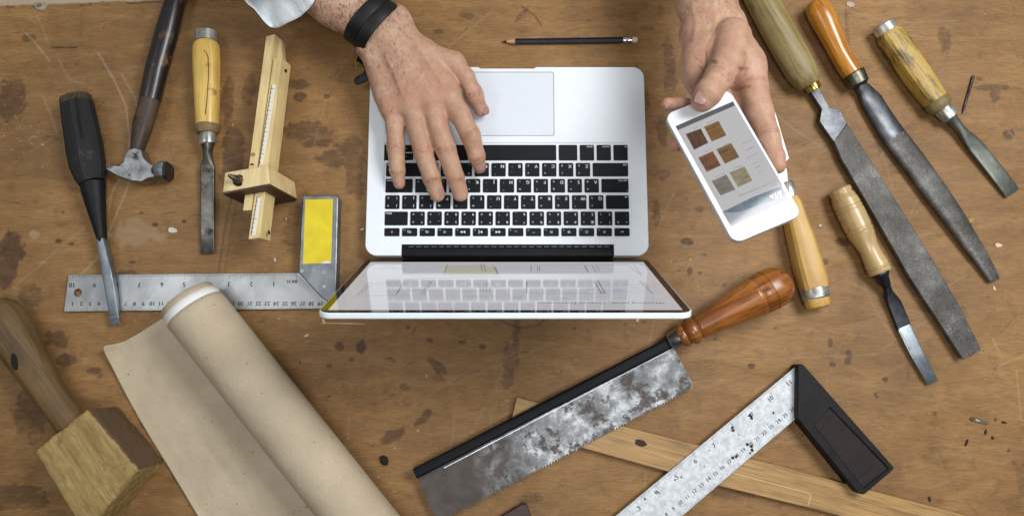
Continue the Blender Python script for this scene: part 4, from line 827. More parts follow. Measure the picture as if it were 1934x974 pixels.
def small_things():
    T = Thing('nail', 'thin rusty nail beside the hooped chisel', 'nail', (1838, 145), (1817, 216))
    T.part('shaft', MB().loft([T.st(1838.5,144,2.0,5.6,None), T.st(1820,206,1.4,4.2,None), T.st(1817,216,1.0,.8,None)], 10), steel('rusty_nail', '#5f554c', .5, rust=.5, rustc='#3b2c24', sc=80))
    T = Thing('pencil', 'sharpened dark blue pencil with a pale metal end, above the laptop', 'pencil', (947, 79), (1203, 76))
    pb = plain('pencil_paint', '#0c1020', .35, var=.1, spec=.25)
    T.part('shaft', MB().loft([T.st(971,78.8,3.6,10.6,None), T.st(1179,76.3,3.6,11.6,None)], 6, caps=True), pb, sharp=20)
    T.part('wood_cone', MB().loft([T.st(956,79,3.2,4,None), T.st(973,78.8,3.6,10.8,None)], 12), wood('cedar', '#b98d62', '#d8b48c', sc=3))
    T.part('lead', MB().loft([T.st(947,79,2.9,1,None), T.st(957,79,3.3,4.6,None)], 10), plain('graphite', '#17171a', .35, metal=.3))
    T.part('ferrule', MB().loft([T.st(1176,76.3,3.6,11,None), T.st(1178,76.3,3.6,11.8,None), T.st(1184,76.2,3.6,11.8,None), T.st(1186,76.2,3.6,11,None), T.st(1188,76.2,3.6,11.8,None), T.st(1194,76,3.6,11.8,None)], 20), steel('pencil_ferrule', '#dcdad2', .25, dark='#bbb8ae', darkamt=.1))
    T.part('eraser', MB().loft([T.st(1193,76,3.6,11.4,None), T.st(1200,75.8,3.6,11,None), T.st(1203,75.5,3.4,9,None)], 16), plain('eraser', '#dcd3bd', .7))
    T = Thing('wood_block', 'corner of a dark brown wooden block at the bottom edge, right of the saw', 'wood block', (970, 985))
    T.part('block', MB().prism(T.poly([(900,1003),(987,951),(995,953),(1010,996),(960,1055)], 12), 0, 12), wood('dark_block', '#2c1a15', '#3e261d', '#4a3024', .5, sc=1.2), bevel=.6)
    rr = np.random.default_rng(5)
    def chip(name, label, px, py, L_, w, ang, col, h=1.2, curl=1.0, cat='wood chip', group='wood chips scattered on the workbench'):
        T = Thing(name, label, cat, (px, py), rot=-ang, group=group); n = 7; mb = MB(); L_ *= .59; w *= .59
        top = []; bot = []
        for i in range(n):
            t = i / (n - 1); x = (t - .5) * L_; ww = w * .5 * (.35 + .65 * math.sin(math.pi * min(1, max(0, t * .9 + .08)))) * rr.uniform(.8, 1.15); z = .15 + curl * (2 * t - 1) ** 2 * 1.3
            top.append([(x, -ww, z), (x, ww, z + .3 * curl)])
        V = [p for r_ in top for p in r_] + [(p[0], p[1], p[2] + h) for r_ in top for p in r_]; m_ = 2 * n; f = []
        for i in range(n - 1):
            a = 2 * i; f += [(a, a + 1, a + 3, a + 2), (m_ + a, m_ + a + 2, m_ + a + 3, m_ + a + 1), (a, a + 2, m_ + a + 2, m_ + a), (a + 1, m_ + a + 1, m_ + a + 3, a + 3)]
        f += [(0, m_, m_ + 1, 1), (2 * n - 2, 2 * n - 1, m_ + 2 * n - 1, m_ + 2 * n - 2)]
        o = mkobj(name, MB().add(V, f), col); o.location = T.e.location; o.rotation_euler = T.e.rotation_euler
        for k in T.e.keys(): o[k] = T.e[k]
        bpy.data.objects.remove(T.e)
    pc = plain('chip_pale', '#d9c39a', .6); wc = plain('chip_white', '#cfc8bd', .6); oc = plain('chip_orange', '#a8813c', .6); dkc = plain('chip_dark', '#1d120c', .7)
    chip('wood_chip', 'white flake between the hammer head and the yellow chisel tip', 327, 435, 17, 11, .2, wc, .5, .3)
    chip('wood_chip', 'pale oval flake right of the half round file', 1885, 463, 13, 8, .1, pc, .5, .3)
    chip('wood_shaving', 'curly orange shaving beside the half round file', 1832, 416, 14, 13, .9, oc, .5, 1.6)
    chip('wood_chip', 'light sliver just below the half round file tip', 1877, 544, 9, 4, 1.3, pc, .6, .4)
    chip('wood_chip', 'pale sliver under the left corner of the laptop screen', 612, 607, 11, 5, 1.1, pc, .7, .6)
    chip('wood_chip', 'small pale sliver below the paper roll and laptop corner', 580, 633, 9, 4, -.5, pc, .6, .6)
    chip('wood_chip', 'tiny upright sliver left of the yellow panelled square', 520, 491, 8, 3, 1.3, wc, .6, .4)
    chip('wood_chip', 'tiny pale sliver at the left edge of the laptop base', 684, 433, 8, 4, -.4, pc, .6, .4)
    chip('wood_chip', 'white crumb to the right of the broad chisel handle', 1549, 426, 5, 4, 0, wc, .6, .2)
    chip('wood_chip', 'pale sliver under the right corner of the laptop screen', 1204, 604, 8, 4, -1, pc, .6, .4)
    chip('wood_chip', 'greyish pink flake above the half round file handle', 1606, 9, 16, 11, .2, plain('chip_pink', '#b8a096', .6), .4, .3)
    chip('wood_splinter', 'long thin pale splinter below the laptop screen edge', 648, 610.5, 84, 1.8, .02, pc, .6, .02, cat='splinter')
    chip('dried_leaf', 'small curled dry leaf on the bare bench at the lower right', 1848, 794, 33, 8, .3, plain('leaf_olive', '#5a5a3e', .6), .5, 1.6, cat='leaf', group='bits of dirt on the workbench')
    chip('leaf_stem', 'pale twig end beside the curled dry leaf', 1841, 792, 16, 3, .3, wc, .9, 1.0, cat='twig', group='bits of dirt on the workbench')
    for px, py, a, lab in [(1861,815,-1.3,'dark crumb just below the dry leaf'), (1825,835,-1.1,'longest dark crumb below and left of the dry leaf'), (1874,826,1.2,'smallest dark crumb right of the other two under the leaf'), (1755,942,1.4,'lone dark crumb just above the batten near the bottom right'), (1896,797,.2,'dark crumb to the right of the dry leaf')]:
        chip('dirt_crumb', lab, px, py, 13 if py == 835 else 6 if py == 826 else 9, 4.2, a, dkc, .9, .2, cat='crumb', group='bits of dirt on the workbench')
    r2 = np.random.default_rng(21)
    for nm, n_, mt_, sz in (('sawdust', 900, plain('sawdust_pale', '#c9ad7c', .8), (.25, .9)), ('grit', 350, plain('grit_dark', '#2a1c12', .8), (.2, .6))):
        V = []; f = []
        cl_ = [(r2.uniform(0, 1934), r2.uniform(0, 974), r2.uniform(20, 120)) for _ in range(22)] + [(1700, 300, 60), (1200, 620, 60), (60, 260, 60), (1450, 940, 60), (1350, 520, 50), (600, 620, 50)]
        for _ in range(n_):
            c_ = cl_[r2.integers(len(cl_))] if r2.random() < .6 else (967, 487, 600); p = P(c_[0] + r2.normal(0, c_[2]), c_[1] + r2.normal(0, c_[2] * .6)); a = r2.uniform(0, 3.14); l_ = r2.uniform(*sz) * (3 if r2.random() < .06 else 1); w_ = l_ * r2.uniform(.25, .7)
            if abs(p[0]) > 690 or abs(p[1]) > 400: continue
            d_ = np.array([math.cos(a), math.sin(a), 0]); e_ = np.array([-d_[1], d_[0], 0]); b_ = len(V); V += [p + d_ * l_ + [0, 0, .15], p + e_ * w_ + [0, 0, .15], p - d_ * l_ + [0, 0, .15], p - e_ * w_ + [0, 0, .15], p + np.array([0, 0, .15 + w_])]
            f += [(b_, b_ + 1, b_ + 4), (b_ + 1, b_ + 2, b_ + 4), (b_ + 2, b_ + 3, b_ + 4), (b_ + 3, b_, b_ + 4)]
        tag(mkobj(nm, MB().add(V, f), mt_, smooth=False), kind='stuff', label='fine %s sprinkled over the bench' % nm)
    T = Thing('metal_scrap', 'black metal scrap lying between the paper roll and the saw', 'scrap', (725, 869))
    o = T.part('scrap', MB().prism(T.poly([(718,862),(724,860),(731,863),(733,871),(731,877),(723,876),(718,869)], 4), .2, 4.2, bot=T.poly([(717,861),(725,859),(733,863),(734,872),(731,879),(722,877),(717,870)], 0)), plain('scrap_black', '#16181b', .3, metal=.6, bumpy=.4), bevel=.6)
    T = Thing('peeled_knot', 'grey curled flake peeling off the top left of the bench', 'flake', (77, 12))
    kn = wood('grey_flake', '#8f8474', '#b5aa98', sc=3, rough=.8); mb = MB(); n = 20; V = []
    for i in range(n):
        t = 2 * math.pi * i / n; ro = (8.5 + 1.5 * math.sin(3 * t), 5.5); ri = (4.0 + .5 * math.sin(2 * t), 2.3)
        V += [(ro[0] * math.cos(t), ro[1] * math.sin(t), .2), (ro[0] * .9 * math.cos(t), ro[1] * .9 * math.sin(t), 1.4 + .5 * math.sin(2 * t)), (-1.5 + ri[0] * math.cos(t), ri[1] * math.sin(t), 1.9), (-1.5 + ri[0] * .8 * math.cos(t), ri[1] * .8 * math.sin(t), .2)]
    f = [(4 * i + k, 4 * ((i + 1) % n) + k, 4 * ((i + 1) % n) + k + 1, 4 * i + k + 1) for i in range(n) for k in range(3)]; T.part('flake', MB().add(V, f), kn)
small_things()

# ================================================================== PERSON
def skin_material():
    t = NT('skin'); vb = t.coord(); at = t.n('ShaderNodeAttribute', attribute_name='flush').outputs['Fac']; ac = t.n('ShaderNodeAttribute', attribute_name='crease').outputs['Fac']
    c_ = t.ramp(t.noise(vb, 55, 5, .6), [(.3, '#ab846a'), (.7, '#c8a68b')])
    c_ = t.mix(t.ramp(t.noise(vb, 260, 4, .7), [(.40, 0.0), (.72, .5)]), c_, '#a0755f'); c_ = t.mix(t.ramp(t.noise(t.coord(loc=(1, 2, 3)), 34, 4, .6), [(.45, 0.0), (.72, .4)]), c_, '#c08a78')
    c_ = t.mix(at, c_, '#b87a68'); c_ = t.mix(ac, c_, '#85523f')
    t.p(Base_Color=c_, Roughness=.48, Subsurface_Weight=.12, Subsurface_Radius=(1.0, .35, .2), Subsurface_Scale=.004, Specular_IOR_Level=.35)
    v = t.n('ShaderNodeTexVoronoi', {'Vector': vb, 'Scale': 900}, feature='DISTANCE_TO_EDGE').outputs['Distance']
    t.bump(t.math('ADD', t.math('MULTIPLY', v, .7), t.noise(vb, 350, 5, .7)), .35, .0006)
    return t.m
SKIN = skin_material()

def sdf_mesh(groups, vox, lo, hi, cuts=()):
    """groups: list of (blend, [prims]); prim = (a, b, ra, rb, blend[, flat, normal]); surface nets on a grid"""
    n_ = np.ceil((hi - lo) / vox).astype(int) + 1
    G = np.full(n_, 60.0, np.float32); ax = [lo[i] + vox * np.arange(n_[i]) for i in range(3)]
    def window(blo, bhi):
        i0 = np.clip(np.floor((blo - lo) / vox).astype(int), 0, n_ - 1); i1 = np.clip(np.ceil((bhi - lo) / vox).astype(int) + 1, 1, n_); return i0, i1
    def smin(a, b, k):
        h = np.clip(k - np.abs(a - b), 0, None) / k; return np.minimum(a, b) - h * h * k * .25
    def cone(pr, i0, i1):
        a, b, ra, rb = np.array(pr[0], float), np.array(pr[1], float), pr[2], pr[3]; fl = pr[5] if len(pr) > 5 else 1.0; nn = nrm(pr[6]) if len(pr) > 6 else np.array([0, 0, 1.0])
        x = (ax[0][i0[0]:i1[0], None, None] - a[0]).astype(np.float32); y = (ax[1][None, i0[1]:i1[1], None] - a[1]).astype(np.float32); z = (ax[2][None, None, i0[2]:i1[2]] - a[2]).astype(np.float32)
        e = b - a; L2 = e @ e + 1e-9; t = np.clip((x * e[0] + y * e[1] + z * e[2]) / L2, 0, 1)
        qx, qy, qz = x - t * e[0], y - t * e[1], z - t * e[2]; s_ = qx * qx + qy * qy + qz * qz
        if fl != 1.0: w = qx * nn[0] + qy * nn[1] + qz * nn[2]; s_ = s_ + (fl * fl - 1) * w * w
        return np.sqrt(s_) - (ra + (rb - ra) * t)
    for gk, prims in groups:
        blo = np.min([np.minimum(np.array(p[0]), np.array(p[1])) - max(p[2], p[3]) - 14 for p in prims], axis=0); bhi = np.max([np.maximum(np.array(p[0]), np.array(p[1])) + max(p[2], p[3]) + 14 for p in prims], axis=0)
        g0, g1 = window(blo, bhi); g = np.full(g1 - g0, 60.0, np.float32)
        for p in prims:
            m = max(p[2], p[3]) + 14; i0, i1 = window(np.minimum(np.array(p[0]), np.array(p[1])) - m, np.maximum(np.array(p[0]), np.array(p[1])) + m)
            s_ = tuple(slice(i0[k] - g0[k], i1[k] - g0[k]) for k in range(3)); g[s_] = smin(g[s_], cone(p, i0, i1), p[4])
        s_ = tuple(slice(g0[k], g1[k]) for k in range(3)); G[s_] = smin(G[s_], g, gk)
    for p in cuts:
        m = max(p[2], p[3]) + 8; i0, i1 = window(np.minimum(np.array(p[0]), np.array(p[1])) - m, np.maximum(np.array(p[0]), np.array(p[1])) + m)
        s_ = tuple(slice(i0[k], i1[k]) for k in range(3)); c_ = -cone(p, i0, i1); k_ = p[4]; h = np.clip(k_ - np.abs(G[s_] - c_), 0, None) / k_; G[s_] = np.maximum(G[s_], c_) + h * h * k_ * .25
    ins = G < 0; n = G.shape
    cnt = np.zeros((n[0] - 1, n[1] - 1, n[2] - 1), np.int8); 
    for a in (0, 1):
        for b in (0, 1):
            for c in (0, 1): cnt += ins[a:n[0] - 1 + a, b:n[1] - 1 + b, c:n[2] - 1 + c]
    cells = np.argwhere((cnt > 0) & (cnt < 8)); idx = np.full(cnt.shape, -1, np.int64); idx[tuple(cells.T)] = np.arange(len(cells))
    acc = np.zeros((len(cells), 3)); num = np.zeros(len(cells)); cor = [(a, b, c) for a in (0, 1) for b in (0, 1) for c in (0, 1)]
    for i, p in enumerate(cor):
        for q in cor[i + 1:]:
            if sum(abs(p[k] - q[k]) for k in range(3)) != 1: continue
            gp = G[tuple((cells + p).T)]; gq = G[tuple((cells + q).T)]; m = (gp < 0) != (gq < 0); t = gp[m] / (gp[m] - gq[m])
            acc[m] += np.array(p) + t[:, None] * (np.array(q) - np.array(p)); num[m] += 1
    V = lo + vox * (cells + acc / num[:, None]); F_ = []
    for k in range(3):
        o1, o2 = [(1, 2), (2, 0), (0, 1)][k]; sl = [slice(None)] * 3; sh = [slice(None)] * 3; sl[k] = slice(0, n[k] - 1); sh[k] = slice(1, n[k])
        A_, B_ = ins[tuple(sl)], ins[tuple(sh)]
        for dirn, M_ in ((1, A_ & ~B_), (0, ~A_ & B_)):
            e = np.argwhere(M_); e = e[(e[:, o1] > 0) & (e[:, o2] > 0) & (e[:, o1] < n[o1] - 1) & (e[:, o2] < n[o2] - 1)]
            d1 = np.zeros(3, int); d1[o1] = 1; d2 = np.zeros(3, int); d2[o2] = 1
            q = [idx[tuple((e - a).T)] for a in (d1 + d2, d2, 0 * d1, d1)]
            q = np.stack(q if dirn else q[::-1], -1); F_.append(q)
    F_ = np.concatenate(F_); F_ = F_[(F_ >= 0).all(1)]
    return V, F_
def normals(V, F_):
    a, b, c, d = (V[F_[:, k]] for k in range(4)); fn = np.cross(c - a, d - b); N = np.zeros_like(V)
    for k in range(4): np.add.at(N, F_[:, k], fn)
    return N / (np.linalg.norm(N, axis=1, keepdims=True) + 1e-12)
def relax(V, F_, it=2, lam=.5):
    E_ = np.concatenate([F_[:, [0, 1]], F_[:, [1, 2]], F_[:, [2, 3]], F_[:, [3, 0]]]); deg = np.bincount(E_.ravel(), minlength=len(V))[:, None]
    for _ in range(it):
        s_ = np.zeros_like(V); np.add.at(s_, E_[:, 0], V[E_[:, 1]]); np.add.at(s_, E_[:, 1], V[E_[:, 0]]); V = V + lam * (s_ / np.maximum(deg, 1) - V)
    return V

def J(px, py, z, wpx): p = P(px, py, z); return (p, wpx * mmpx(p) / 2)
def chain(js, k=3.0, flats=None):
    return [(js[i][0], js[i + 1][0], js[i][1], js[i + 1][1], k) + (flats or ()) for i in range(len(js) - 1)]
def crease(V, N, D_, FL, CR, c, d, R_, amp, up=None, offs=(-2.6, -.9, .9, 2.6), flush=.35, fr=1.0):
    """skin folds across a joint; d = finger direction, up = side that carries them"""
    q = V - c; s_ = q @ nrm(d); r = np.linalg.norm(q - s_[:, None] * nrm(d), axis=1); m = (np.abs(s_) < 7) & (r < R_ * 1.5)
    side = np.clip((N[m] @ nrm(up)) * 1.6, 0, 1) if up is not None else 1.0
    w = sum(np.exp(-((s_[m] + .5 * np.sin(N[m][:, 0] * 5 + o * 3) - o) / .75) ** 2) for o in offs) * side
    nz = np.clip(fbm(V[m][:, 0] * 1.0 + 50, V[m][:, 1], 2.6, 91) * 2.2 - .5, 0, 1.2)
    if up is not None: side = side * np.clip((N[m] @ nrm(up) - .35) * 2.2, 0, 1)
    D_[m] -= 1.3 * amp * w * nz; CR[m] = np.maximum(CR[m], .55 * np.clip(w, 0, 1) * nz * side); FL[m] = np.maximum(FL[m], .6 * flush * np.exp(-(s_[m] / (5.5 * fr)) ** 2) * side)
def flushspot(V, FL, c, r, a): d = np.linalg.norm(V - c, axis=1); FL[:] = np.maximum(FL, a * np.exp(-(d / r) ** 2))
def vein(V, N, D_, pts, z, w=2.0, h=.7):
    Q = [P(x, y, z) for x, y in pts]; best = np.full(len(V), 1e9)
    for p, q in zip(Q[:-1], Q[1:]):
        e = (q - p)[:2]; t = np.clip(((V[:, 0] - p[0]) * e[0] + (V[:, 1] - p[1]) * e[1]) / (e @ e), 0, 1); best = np.minimum(best, np.hypot(V[:, 0] - p[0] - t * e[0], V[:, 1] - p[1] - t * e[1]))
    D_ += h * np.exp(-(best / w) ** 2) * (N[:, 2] > .2)

person = bpy.data.objects.new('person', None); C.objects.link(person); PO = np.array([60.0, 380.0, 0.0]); person.location = tuple(PO * MM)
tag(person, 'person in a pale shirt, one hand typing, the other holding a phone', 'person')
def body_part(name, V, F_, FL, CR, label):
    me = fastmesh(name, (V - PO) * MM, F_)
    for k, a in (('flush', FL), ('crease', CR)): at = me.attributes.new(k, 'FLOAT', 'POINT'); at.data.foreach_set('value', a.astype(np.float32))
    me.materials.append(SKIN); o = bpy.data.objects.new(name, me); C.objects.link(o); o.parent = person; o['label'] = label; return o
NAILM = None
def nail(parent, c, d, up, w, l, r, lift=.45, thick=.5):
    """c = centre of the nail on the skin, d = towards the fingertip, up = outward"""
    global NAILM
    if NAILM is None:
        t = NT('nail_pink'); t.p(Base_Color=t.mix(t.noise(t.coord(), 150, 3), '#9c7570', '#b08a84'), Roughness=.28, Specular_IOR_Level=.5, Coat_Weight=.2); NAILM = t.m
    d = nrm(d); up = nrm(up - (up @ d) * d); sd = np.cross(up, d); nu, nv = 9, 9; V = []
    for i in range(nv):
        for j in range(nu):
            a = -1 + 2 * j / (nu - 1); b = -1 + 2 * i / (nv - 1)
            k = math.sqrt(max(0, 1 - .30 * b * b)) ; x = a * w / 2 * (k if b > 0 else math.sqrt(max(0, 1 - .45 * b * b))); y = b * l / 2 * math.sqrt(max(0.0, 1 - .28 * a * a))
            V.append(c + sd * x + d * y + up * (lift + math.sqrt(max(0.01, r * r - x * x)) - r - .03 * max(0, y) ** 2))
    mb = MB().add([q - PO for q in V], [(i * nu + j, i * nu + j + 1, (i + 1) * nu + j + 1, (i + 1) * nu + j) for i in range(nv - 1) for j in range(nu - 1)])
    o = mkobj('fingernail', mb, NAILM, parent, sharp=80); m = o.modifiers.new('solid', 'SOLIDIFY'); m.thickness = thick * MM; m.offset = 0; o.parent = parent; return o
HAIR = plain('arm_hair_brown', '#3d2616', .5)
def hairs(parent, V, N, mask_fn, count, flow, seed, L_=(4, 9), w=.13, lean=.75):
    r = np.random.default_rng(seed); pr = mask_fn(V, N); pr = pr / pr.sum(); ids = r.choice(len(V), count, p=pr); mb = MB(); 
    for i in ids:
        n_ = N[i]; f_ = nrm(flow + r.normal(0, .38, 3)); f_ = nrm(f_ - (f_ @ n_) * n_); l = r.uniform(*L_); s_ = np.cross(n_, f_) * w * r.uniform(.7, 1.3); curl = r.normal(0, .35) * np.cross(n_, f_)
        p0 = V[i] - n_ * .2; p1 = p0 + (f_ * lean + n_ * .5) * l * .4; p2 = p1 + nrm(f_ + curl + n_ * .1) * l * .3; p3 = p2 + nrm(f_ + curl * 2 - n_ * .12) * l * .3
        q = [p0 - s_, p0 + s_, p1 - s_ * .8, p1 + s_ * .8, p2 - s_ * .5, p2 + s_ * .5, p3]
        mb.add([x - PO for x in q], [(0, 1, 3, 2), (2, 3, 5, 4), (4, 5, 6)])
    o = mkobj('arm_hair', mb, HAIR, parent, smooth=False); o['kind'] = 'stuff'; o.parent = parent; return o

def typing_hand():
    # pixel centre, height of centre, width in pixels
    pinky = [J(741,205,42,36), J(746,240,43,34), J(747.5,277,41,33), J(750.5,322,33,29), J(754,346,27.5,22.5)]
    ring = [J(778,196,47,38), J(787,240,48,37), J(799,286,46,36.5), J(815,335,36,34.5), J(826,367,28,29)]
    mid = [J(815,190,49,40), J(826,236,51,38), J(843,284,49,37.5), J(860,335,38,34), J(870,366,28.5,29.5)]
    idx = [J(846,182,49,44), J(868,216,49,40), J(888,254,47,38), J(900,294,38,32), J(906,315,28,25)]
    th = [J(752,92,44,52), J(802,104,46,50), J(857,119,46,42), J(881,146,44,30), J(895,178,37,33.5), J(908,208,27.5,26)]
    Wc = P(722,58,50); Wl = P(700,78,47); Wr = P(748,38,50); pr = []
    fl = (1.35, (0, 0, 1))
    palm = [(Wl, pinky[0][0], 13, 12.5, 10), (Wc, ring[0][0], 15, 13, 10), (Wc, mid[0][0], 15, 13, 10), (Wr, idx[0][0], 14, 13, 10), (P(712,120,42), P(728,185,38), 12, 11, 10), (P(770,130,42), P(800,180,42), 15, 13, 10),
            (P(800,95,46), P(845,165,44), 13, 12, 10), (pinky[0][0], ring[0][0], 12, 12.5, 8), (ring[0][0], mid[0][0], 12.5, 13, 8), (mid[0][0], idx[0][0], 13, 13, 8), (P(842,122,40), P(850,165,42), 6, 6, 6),
            (P(775,212,42), P(779,222,42), 7, 5, 8), (P(806,216,44), P(812,224,44), 7, 5, 8), (P(838,205,45), P(845,212,45), 7, 5, 7)]
    thumb = chain(th[:3], 9) + chain(th[2:], 5)
    e0 = P(640,0,62); e1 = P(520,-92,78); e2 = P(400,-190,100)
    arm = [(Wc, e0, 27.0, 30.5, 12, 1.38, (.1, .1, 1)), (Wl, Wr, 14, 14, 12), (e0, e1, 30.5, 37, 14, 1.25, (.1, .1, 1)), (e1, e2, 37, 42, 14, 1.15, (.1, .1, 1)), (P(690,95,52), P(697,100,52), 8, 8, 10)]
    groups = [(8, palm + arm), (3.2, thumb), (5, chain(pinky, 3)), (5, chain(ring, 3)), (5, chain(mid, 3)), (5, chain(idx, 3))]
    lo = np.array([-345.0, 40, 6]); hi = np.array([0.0, 400, 152])
    V, F_ = sdf_mesh(groups, 1.25, lo, hi); V = relax(V, F_, 2); N = normals(V, F_); D_ = np.zeros(len(V)); FL = np.zeros(len(V)); CR = np.zeros(len(V)); UP = np.array([0, -.15, 1.0])
    for ch, sc in ((pinky, .8), (ring, 1), (mid, 1), (idx, 1)):
        d = ch[3][0] - ch[1][0]; crease(V, N, D_, FL, CR, ch[2][0], d, ch[2][1], .5, UP, flush=.24); flushspot(V, FL, ch[0][0] + np.array([0, 0, 12]), 12, .35)
        d = ch[4][0] - ch[2][0]; crease(V, N, D_, FL, CR, ch[3][0] + (ch[3][0] - ch[2][0]) * .08, d, ch[3][1], .38, UP, (-1.5, .2, 1.6), .3, .7); flushspot(V, FL, ch[4][0], 8.5, .5)
    crease(V, N, D_, FL, CR, th[4][0], th[5][0] - th[3][0], th[4][1], .4, UP, flush=.35); flushspot(V, FL, th[5][0], 9, .5); flushspot(V, FL, P(815,160,58), 22, .22)
    vein(V, N, D_, [(740,90),(770,120),(795,150),(812,180)], 58, 1.8, .8); vein(V, N, D_, [(730,110),(745,140),(760,180)], 56, 1.8, .7); vein(V, N, D_, [(790,95),(815,130),(838,165)], 58, 2.2, .9); vein(V, N, D_, [(770,170),(790,155),(800,140)], 58, 1.6, .6)
    xy = fbm(V[:, 0], V[:, 1] + V[:, 2] * .7, 9, 31) - .5; D_ += xy * .9; V = V + N * D_[:, None]
    o = body_part('arm', V, F_, FL, CR, 'hand typing on the keyboard with a hairy forearm')
    def nl(ch, px, py, w, l, tilt=(0, -.35, 1)):
        c, r = ch[-1]; d = nrm(c - ch[-2][0]); up = nrm(np.array(tilt) - (np.array(tilt) @ d) * d)
        q = P(px, py, c[2]) - c; q = q - (q @ up) * up; hh = math.sqrt(max(1, r * r - min(r * r * .6, q @ q))); nail(o, c + q + up * (hh + .1), d, up, w, l, r * 1.02)
    nl(pinky, 753.5, 341, 9.5, 9.5); nl(ring, 826, 361, 12.5, 12); nl(mid, 868.5, 359, 13, 12); nl(idx, 905.5, 310, 11, 9.5); nl(th, 912, 208, 9.5, 11, (.45, -.1, 1))
    flow = nrm(P(745,120,50) - P(640,10,62))
    def m1(V, N):   # forearm, wrist, back of the hand
        t = (V - e1) @ nrm(Wc - e1); tw = (Wc - e1) @ nrm(Wc - e1); w = np.where(t < tw, 1.0, np.clip(1 - (t - tw) / 75, 0, 1) * .42) * (N[:, 2] > -.2) * (t > -20); 
        return w * (.3 + fbm(V[:, 0], V[:, 1], 18, 5))
    N2 = normals(V, F_); hairs(o, V, N2, m1, 3000, flow + np.array([-.2, -.5, 0]), 4)
    return Wc, e0, e1, e2
HW = typing_hand()

